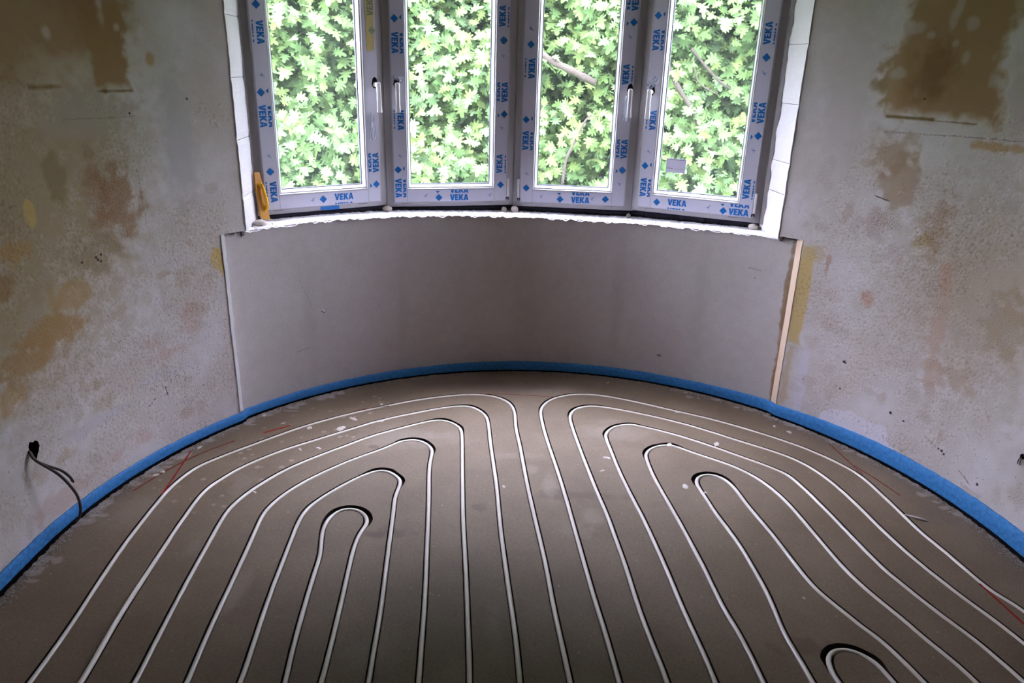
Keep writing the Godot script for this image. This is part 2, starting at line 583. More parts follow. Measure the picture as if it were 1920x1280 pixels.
	p.mottle(ul.call(-70), 0.55, 0.95, 0.75, 0.8, 401)
	p.mottle(ul.call(-72), 1.2, 0.5, 0.4, 0.6, 402)
	M.wall_left = plaster(p.textures(), 0.5)
	# ---- right wall: u from 0 at 38 degrees right
	var ur := func(d: float) -> float: return deg_to_rad(d - 38.0) * R
	p = Paint.new()
	p.setup(960, 1280, 1.95, 2.62, 57, pale, grey, 1.1)
	p.stain(ur.call(70), 0.85, 0.55, 0.55, rgb(178, 160, 138), 0.7, 0.9, 0.5)
	p.stain(ur.call(46), 1.5, 0.2, 0.8, rgb(192, 180, 176), 0.7, 0.9, 0.4)
	p.patch(ur.call(51.6), 1.44, ur.call(66.4), 2.4, ochre, 0.9, 0.05, 0.05)
	p.stain(ur.call(53), 1.6, 0.1, 0.16, ochre, 0.8, 0.5, 0.8)
	p.stain(ur.call(57), 1.62, 0.12, 0.2, rgb(132, 96, 66), 0.75, 0.9, 0.6)
	p.patch(ur.call(66), 1.9, ur.call(82), 2.5, rgb(146, 118, 84), 0.9, 0.06, 0.05)
	p.stain(ur.call(50.2), 1.56, 0.05, 0.04, rgb(150, 130, 100), 0.6, 0.9, 1.0)
	p.patch(ur.call(51.6), 1.436, ur.call(58.5), 1.458, rgb(106, 84, 46), 0.85, 0.008, 0.005)
	p.patch(ur.call(57.5), 1.438, ur.call(64), 1.448, rgb(112, 86, 52), 0.7, 0.005, 0.004)
	for q in [[60.5, 1.79, 0.03, 0.035], [58, 1.80, 0.022, 0.055], [58.6, 1.86, 0.02, 0.06], [60.6, 1.67, 0.022, 0.032], [58.9, 1.72, 0.02, 0.02], [64.7, 1.60, 0.03, 0.04], [69.5, 1.55, 0.1, 0.2], [53.4, 1.78, 0.06, 0.03], [52.5, 1.61, 0.05, 0.03], [55.5, 1.75, 0.03, 0.02]]:
		p.stain(ur.call(q[0]), q[1], q[2], q[3], rgb(186, 172, 166), 0.62, 0.6, 0.6)
	p.line(ur.call(52), 1.385, ur.call(72), 1.40, 2.2, rgb(96, 76, 62), 0.8, -0.5, 0.0012, 0.15)
	p.stain(ur.call(67), 1.37, 0.12, 0.025, ochre2, 0.7, 0.5, 0.8)
	p.stain(ur.call(53.5), 1.30, 0.12, 0.1, rgb(168, 142, 118), 0.7, 0.6, 0.9)
	p.stain(ur.call(55.6), 1.2, 0.1, 0.12, rgb(164, 138, 112), 0.7, 0.5, 0.9)
	p.stain(ur.call(62), 1.05, 0.07, 0.18, rgb(170, 140, 116), 0.75, 0.5, 0.9, 0.3)
	p.stain(ur.call(60.3), 0.98, 0.05, 0.05, rgb(166, 140, 90), 0.7, 0.5, 0.8, 0.3)
	p.stain(ur.call(64.5), 0.86, 0.05, 0.11, rgb(190, 156, 134), 0.8, 0.6, 0.8)
	p.stain(ur.call(65), 0.66, 0.05, 0.17, rgb(192, 162, 146), 0.75, 0.6, 1.0, 0.2)
	p.stain(ur.call(66), 0.46, 0.05, 0.1, rgb(186, 156, 138), 0.7, 0.5, 0.8, 0.25)
	p.stain(ur.call(54.3), 0.69, 0.032, 0.05, rgb(186, 140, 120), 0.9, 0.6, 0.9, 0.4)
	p.stain(ur.call(47.5), 0.80, 0.014, 0.065, rgb(178, 134, 116), 0.85, 0.5, 0.9, 0.5)
	p.stain(ur.call(53.5), 1.02, 0.06, 0.085, rgb(180, 160, 152), 0.8, 0.5, 0.9, 0.8, -0.1)
	p.stain(ur.call(49), 1.03, 0.03, 0.06, rgb(176, 152, 142), 0.7, 0.4, 0.8, 0.4)
	p.stain(ur.call(74), 0.75, 0.1, 0.15, rgb(164, 140, 112), 0.7, 0.5, 0.9, 0.3)
	p.stain(ur.call(69.5), 0.5, 0.1, 0.08, rgb(178, 156, 136), 0.6, 0.6, 0.9)
	p.patch(ur.call(43.0), 0.38, ur.call(45.6), 0.87, yel, 0.85, 0.012, 0.012)
	p.stain(ur.call(46), 0.84, 0.04, 0.04, rgb(190, 164, 130), 0.7, 0.4, 0.9, 0.4)
	p.patch(ur.call(43.0), 0.05, ur.call(45.2), 0.40, rgb(196, 172, 138), 0.7, 0.015, 0.02)
	p.stain(ur.call(46.6), 0.2, 0.03, 0.2, rgb(214, 206, 216), 0.9, 0.3, 0.4)
	p.stain(ur.call(57), 0.085, 0.2, 0.075, rgb(222, 214, 222), 0.9, 0.2, 0.6)
	p.stain(ur.call(63), 0.045, 0.15, 0.05, rgb(220, 212, 220), 0.9, 0.2, 0.6)
	p.scratches(ur.call(53), 0.125, 0.2, 0.03, 70, pitc, 0.7)
	p.scratches(ur.call(61), 0.11, 0.2, 0.04, 60, pitc, 0.7)
	for q in [[52.8, 0.378, 8], [53.1, 0.374, 5], [61.3, 0.23, 8], [53.0, 0.247, 5], [69.9, 0.177, 7], [70.3, 0.168, 6], [69.4, 0.18, 5], [76, 0.13, 7], [57.8, 0.365, 3], [63.5, 0.22, 5], [56.5, 1.52, 4], [47, 0.23, 3]]:
		p.pit(ur.call(q[0]), q[1], q[2], rgb(20, 16, 18))
	p.line(ur.call(52), 1.19, ur.call(52.3), 1.13, 2, pitc, 0.9, -0.2, 0.006, 0.1)
	p.line(ur.call(52.6), 1.126, ur.call(54.6), 1.114, 3, rgb(40, 34, 34), 1.0, -0.4, 0.0003)
	p.line(ur.call(67), 0.2, ur.call(69), 0.18, 2, pitc, 0.8, -0.4, 0.0004)
	p.line(ur.call(73), 0.14, ur.call(75), 0.11, 2.4, pitc, 0.9, -0.4, 0.0004)
	p.scratches(ur.call(60), 0.8, 0.5, 0.4, 420, rgb(112, 96, 88), 0.6)
	p.scratches(ur.call(50), 0.7, 0.2, 0.4, 260, rgb(104, 90, 86), 0.6)
	p.scratches(ur.call(70), 0.2, 0.4, 0.15, 90, pitc, 0.7)
	for i in 110:
		p.stain(p.r.randf_range(0.15, 1.5), p.r.randf_range(0.08, 1.3), p.r.randf_range(0.015, 0.07), p.r.randf_range(0.012, 0.06), rgb(182, 168, 158) if i % 3 else rgb(176, 150, 130), p.r.randf_range(0.2, 0.6), 0.6, 1.0, 0.6)
	p.mottle(ur.call(60), 0.7, 0.75, 0.7, 0.8, 403)
	p.mottle(ur.call(68), 1.1, 0.4, 0.35, 0.7, 404)
	M.wall_right = plaster(p.textures(), 0.5)
	# ---- recess wall under the windows: smoother float finish
	var un := func(d: float) -> float: return deg_to_rad(d + 54.0) * R
	p = Paint.new()
	p.setup(1024, 320, 2.96, 0.92, 83, rgb(204, 196, 194), rgb(196, 186, 182), 1.0)
	for q in [[-24, 0.4, 0.05, 0.6], [-2, 0.4, 0.12, 0.6], [14, 0.4, 0.05, 0.6], [28, 0.5, 0.06, 0.5], [-40, 0.4, 0.06, 0.5]]:
		p.stain(un.call(q[0]), q[1], q[2], q[3], rgb(184, 176, 172), 0.5, 0.95, 0.25)
	p.scratches(un.call(-5), 0.35, 1.6, 0.4, 70, rgb(112, 104, 102), 0.5)
	p.scratches(un.call(-10), 0.78, 1.4, 0.06, 50, rgb(205, 200, 200), 0.5)
	p.stain(un.call(42.4), 0.3, 0.03, 0.6, rgb(150, 116, 84), 0.9, 0.5, 0.5)
	p.stain(un.call(41.8), 0.62, 0.02, 0.3, rgb(140, 112, 84), 0.7, 0.5, 0.6)
	p.line(un.call(-42.5), 0.25, un.call(-40.5), 0.258, 2, pitc, 0.6, -0.3, 0.0004)
	p.line(un.call(-41.4), 0.62, un.call(-39.5), 0.47, 2, rgb(130, 122, 122), 0.6, -0.2, 0.0006, 0.2)
	p.line(un.call(35.2), 0.705, un.call(37.4), 0.70, 2, pitc, 0.8, -0.3, 0.001, 0.3)
	p.pit(un.call(36.5), 0.66, 4, pitc, 0.9)
	p.stain(un.call(22), 0.16, 0.02, 0.012, rgb(110, 98, 96), 0.8, 0.5, 0.8)
	M.wall_back = plaster(p.textures(), 0.35)

	# wall_left: straight part from the rear, then the arc; its lower half reaches 53 degrees, the upper one the window reveal
	var cl := []
	var zz := REAR
	while zz > CZ + 0.15:
		cl.append([CX - R, zz, 1.0, 0.0, ul.call(-90.0) - (zz - CZ)])
		zz -= 0.2
	var wl := struct("wall_left", null, M.wall_left)
	var lo := cl + arc_columns(-90, -53, R, ul.call(0.0))
	# the skipped cells round the cable hole are filled by hole_ring
	wl.mesh = wall_mesh(lo, 0.0, 0.885, 1.95, 2.62, [[ul.call(-89.0), ul.call(-84.0), 0.24, 0.44]])
	tag(obj("upper_wall", wall_mesh(cl + arc_columns(-90, -49.6, R, ul.call(0.0)), 0.885, HC, 1.95, 2.62), M.wall_left, wl), "")
	obj("cable_hole", hole_ring(-89, -84, 5, 8, 18, 0.885, -86.55, 0.345, ul), M.wall_left, wl)
	var hs := begin(true)
	var hc := polar(-86.55, R - 0.001, 0.345)
	var hn := Vector3(CX - hc.x, 0, CZ - hc.z).normalized()
	var hx := Vector3.UP.cross(hn)
	for k in 20:
		var a0 := TAU * k / 20; var a1 := TAU * (k + 1) / 20
		var r0 := hole_r(a0); var r1 := hole_r(a1)
		var f0 := hc + hx * cos(a0) * r0 + Vector3.UP * sin(a0) * r0 * 1.3
		var f1 := hc + hx * cos(a1) * r1 + Vector3.UP * sin(a1) * r1 * 1.3
		quad(hs, f0, f1, f1 - hn * 0.07, f0 - hn * 0.07)
		tri(hs, f0 - hn * 0.07, f1 - hn * 0.07, hc - hn * 0.07)
	obj("hole_lining", done(hs), M.dark, wl)
	# wall_right
	var cr := []
	zz = CZ + 0.2
	while zz < REAR + 0.1:
		cr.append([CX + R, minf(zz, REAR), -1.0, 0.0, ur.call(90.0) + (zz - CZ)])
		zz += 0.2
	var wr := struct("wall_right", wall_mesh(arc_columns(43.2, 90, R, ur.call(0.0)) + cr, 0.0, 0.885, 1.95, 2.62), M.wall_right)
	obj("upper_wall", wall_mesh(arc_columns(39.5, 90, R, ur.call(0.0)) + cr, 0.885, HC, 1.95, 2.62), M.wall_right, wr)
	# wall_back: the recess under the windows and the lintel above them
	var top := func(c: Array) -> float: return sill_y(rad_to_deg((c[4] - un.call(0.0)) / R)) - 0.006
	var wb := struct("wall_back", wall_mesh(arc_columns(-53.4, 43.6, RN, un.call(0.0)), 0.0, 0.88, 2.96, 0.92, [], top, 0.002), M.wall_back)
	obj("lintel", wall_mesh(arc_columns(-49.6, 39.5, R, un.call(0.0)), WTOP, HC, 2.96, 0.92), M.wall_back, wb)
	# wall_rear, ceiling
	var st := begin()
	bevel_box(st, Transform3D(Basis(), Vector3(CX, HC * 0.5, REAR + TH * 0.5)), Vector3(2 * R + 2 * TH, HC, TH), 0.004)
	struct("wall_rear", done(st), M.outer)
	st = begin()
	var pl := PackedVector3Array()
	pl.append(Vector3(CX - R - TH, 0, REAR + TH))
	for i in 61: pl.append(polar(-90 + 3.0 * i, R + TH))
	pl.append(Vector3(CX + R + TH, 0, REAR + TH))
	for i in range(1, pl.size() - 1):
		tri(st, pl[0] + Vector3.UP * HC, pl[i] + Vector3.UP * HC, pl[i + 1] + Vector3.UP * HC)
		tri(st, pl[0] + Vector3.UP * (HC + 0.25), pl[i + 1] + Vector3.UP * (HC + 0.25), pl[i] + Vector3.UP * (HC + 0.25))
	for i in pl.size():
		var a := pl[i]; var b := pl[(i + 1) % pl.size()]
		quad(st, b + Vector3.UP * HC, a + Vector3.UP * HC, a + Vector3.UP * (HC + 0.25), b + Vector3.UP * (HC + 0.25))
	struct("ceiling", done(st), M.ceiling)
	# corner edges of the recess
	st = begin()
	edge_strip(st, -53.55, R - 0.0035, -53.0, R - 0.0035, 0.05, 0.884, 0.003)
	edge_strip(st, -53.0, R - 0.0035, -52.5, RN + 0.002, 0.05, 0.884, 0.002)
	struct("trim_1", done(st), M.gypsum)
	st = begin()
	edge_strip(st, 42.15, RN - 0.004, 43.25, R - 0.002, 0.05, 0.884, 0.003)
	struct("trim_2", done(st), mat(rgb(226, 198, 172), 0.85))
	# aerated blocks that line the two reveals, laid with thin open joints
	reveal("left", -49.6, R - 0.001, -45.2, RW - 0.015, [0.88, 1.03, 1.27, 1.52, 1.76, 2.0, 2.21], wl)
	reveal("right", 39.5, R - 0.001, 34.95, RW - 0.015, [0.87, 1.075, 1.215, 1.47, 1.72, 1.96, 2.21], wr)

func hole_r(a: float) -> float:
	return 0.025 + 0.0045 * sin(a * 3.0 + 0.6) + 0.002 * sin(a * 7.0)

# fills the cells of wall_left left open round the cable hole, up to the hole's irregular rim
func hole_ring(d0: int, d1: int, j0: int, j1: int, ny: int, ytop: float, dc: float, yc: float, ul: Callable) -> ArrayMesh:
	var b := []
	var W := func(d: float, j: int) -> Array:
		var p := polar(d, R, ytop * j / ny)
		var a := deg_to_rad(d)
		var k := 0.0035 * nz.get_noise_3d(p.x * 55.0, p.y * 55.0, p.z * 55.0)
		return [p + Vector3(-sin(a), 0, cos(a)) * k, Vector2(ul.call(d) / 1.95, 1.0 - p.y / 2.62)]
	for d in range(d0, d1): b.append(W.call(d, j0))
	for j in range(j0, j1 + 1): b.append(W.call(d1, j))
	for d in range(d1, d0, -1): b.append(W.call(d, j1 + 1))
	for j in range(j1 + 1, j0, -1): b.append(W.call(d0, j))
	var c := polar(dc, R - 0.001, yc)
	var n := Vector3(CX - c.x, 0, CZ - c.z).normalized()
	var x := Vector3.UP.cross(n)
	var st := begin(true)
	var ring := []
	for q in b:
		var v: Vector3 = q[0] - c
		var a := atan2(v.y, v.dot(x))
		var r := hole_r(a)
		var h := c + x * cos(a) * r + Vector3.UP * sin(a) * r * 1.3
		ring.append([h, Vector2((ul.call(dc) + cos(a) * r) / 1.95, 1.0 - h.y / 2.62)])
	for i in b.size():
		var k := (i + 1) % b.size()
		quad(st, b[i][0], b[k][0], ring[k][0], ring[i][0], b[i][1], b[k][1], ring[k][1], ring[i][1])
	return done(st)

func edge_strip(st: SurfaceTool, da: float, ra: float, db: float, rb: float, y0: float, y1: float, jit: float) -> void:
	var n := 30
	var pa := PackedVector3Array(); var pb := PackedVector3Array()
	for i in n + 1:
		var y := lerpf(y0, y1, float(i) / n)
		var j := jit * nz.get_noise_2d(y * 900.0, da * 7.0)
		pa.append(polar(da + j * 20.0, ra, y)); pb.append(polar(db + j * 30.0, rb, y))
	var back := (polar(da, ra + 0.03) - polar(da, ra))
	for i in n:
		quad(st, pa[i], pb[i], pb[i + 1], pa[i + 1])
		quad(st, pb[i] + back, pa[i] + back, pa[i + 1] + back, pb[i + 1] + back)
		quad(st, pa[i] + back, pa[i], pa[i + 1], pa[i + 1] + back)
		quad(st, pb[i], pb[i] + back, pb[i + 1] + back, pb[i + 1])

func reveal(side: String, d0: float, r0: float, d1: float, r1: float, ys: Array, parent: Node) -> void:
	var a := polar(d0, r0); var b := polar(d1, r1)
	var along := (b - a).normalized()
	var into := (polar(-5.0, 1.8) - a); into.y = 0
	var nrm := Vector3.UP.cross(along)
	if nrm.dot(into) < 0: nrm = -nrm
	var L := a.distance_to(b)
	for i in ys.size() - 1:
		var y0: float = ys[i] + 0.0012; var y1: float = ys[i + 1] - 0.0012
		var st := begin()
		var nx := 6; var ny := 10
		# face with chipped room-side edge
		var G := func(u: int, v: int) -> Vector3:
			var y := lerpf(y0, y1, float(v) / ny)
			var e := 0.004 * nz.get_noise_2d(y * 1400.0, d0 * 9.0) if u == 0 else 0.0
			var t := lerpf(e, L, float(u) / nx)
			var q := a + along * t + nrm * (0.005 + 0.0012 * nz.get_noise_3d(t * 900.0, y * 900.0, d0) - (0.003 if (v == 0 or v == ny) else 0.0))
			q.y = y
			return q
		var flip := along.cross(Vector3.UP).dot(nrm) < 0
		for u in nx:
			for v in ny:
				if flip: quad(st, G.call(u + 1, v), G.call(u, v), G.call(u, v + 1), G.call(u + 1, v + 1))
				else: quad(st, G.call(u, v), G.call(u + 1, v), G.call(u + 1, v + 1), G.call(u, v + 1))
		var back := -nrm * 0.02
		for u in nx:
			var a1: Vector3 = G.call(u, ny); var b1: Vector3 = G.call(u + 1, ny); var a0: Vector3 = G.call(u, 0); var b0: Vector3 = G.call(u + 1, 0)
			if flip:
				quad(st, b1, a1, a1 + back, b1 + back)
				quad(st, a0, b0, b0 + back, a0 + back)
			else:
				quad(st, a1, b1, b1 + back, a1 + back)
				quad(st, b0, a0, a0 + back, b0 + back)
		for v in ny:
			var c0: Vector3 = G.call(0, v); var c1: Vector3 = G.call(0, v + 1)
			if flip: quad(st, c0, c0 + back, c1 + back, c1)
			else: quad(st, c0 + back, c0, c1, c1 + back)
		obj("block", done(st), M.block, parent)
	# solid masonry behind the lining, up to the window frame
	var js := begin()
	var od := 1.2 if side == "left" else -1.2
	var poly := [polar(d0, R + 0.012), polar(d1 + (0.42 if side == "left" else -0.42), RW - 0.004), polar(d1 + (0.42 if side == "left" else -0.42), R + TH), polar(d0 - od * 2.0, R + TH), polar(d0 - od * 0.3, R + 0.012)]
	if side == "left": poly.reverse()
	for i in 5:
		var pa: Vector3 = poly[i]; var pb: Vector3 = poly[(i + 1) % 5]
		quad(js, pb + Vector3.UP * 0.86, pa + Vector3.UP * 0.86, pa + Vector3.UP * 2.3, pb + Vector3.UP * 2.3)
	obj("jamb_core", done(js), M.mortar, parent)
	# mortar smeared between the blocks and the window frame
	var ms := begin()
	var n := 60
	for i in n:
		var y0 := lerpf(0.9, 2.2, float(i) / n); var y1 := lerpf(0.9, 2.2, float(i + 1) / n)
		var w0 := (0.012 if side == "left" else 0.034) * (1.0 + 0.7 * nz.get_noise_2d(y0 * 500.0, d0)); var w1 := (0.012 if side == "left" else 0.034) * (1.0 + 0.7 * nz.get_noise_2d(y1 * 500.0, d0))
		var o := nrm * 0.0075
		var p0 := b + o - along * w0; var p1 := b + o - along * w1; var p2 := b + o
		if along.cross(Vector3.UP).dot(nrm) < 0: quad(ms, p2 + Vector3.UP * y0, p0 + Vector3.UP * y0, p1 + Vector3.UP * y1, p2 + Vector3.UP * y1)
		else: quad(ms, p0 + Vector3.UP * y0, p2 + Vector3.UP * y0, p2 + Vector3.UP * y1, p1 + Vector3.UP * y1)
	obj("mortar_seam", done(ms), M.mortar, parent)

# ---------------------------------------------------------------- the broken ledge on the recess wall
func sill_y(d: float) -> float:
	return lerp_table([[-53.0, 0.876], [-49.0, 0.884], [-37.0, 0.888], [-21.0, 0.878], [-5.0, 0.867], [10.0, 0.860], [25.0, 0.866], [36.0, 0.874], [43.5, 0.876]], d)

func build_ledge() -> void:
	var st := begin()
	var n := 800
	var rs := [0.0, 0.25, 0.55, 1.0]
	var E := func(i: int, k: int) -> Vector3:
		var d := lerpf(-52.9, 43.1, float(i) / n)
		var chip := 0.012 + 0.024 * nz.get_noise_2d(d * 18.0, 3.0) + 0.008 * nz.get_noise_2d(d * 90.0, 7.0)
		var y := sill_y(d)
		if k == 0: return polar(d, RN - 0.006, y - 0.003 - 0.011 * clampf(0.55 + 1.1 * nz.get_noise_2d(d * 24.0, 31.0) + 0.25 * nz.get_noise_2d(d * 110.0, 8.0), 0.05, 1.4))
		var t: float = rs[k - 1]
		return polar(d, lerpf(RN + maxf(chip, 0.001), 1.99, t), y + 0.004 * nz.get_noise_2d(d * 60.0, t * 90.0) - (0.002 if k == 1 else 0.0))
	for i in n:
		for k in 4:
			quad(st, E.call(i, k), E.call(i + 1, k), E.call(i + 1, k + 1), E.call(i, k + 1))
	struct("trim_3", done(st), M.gypsum)

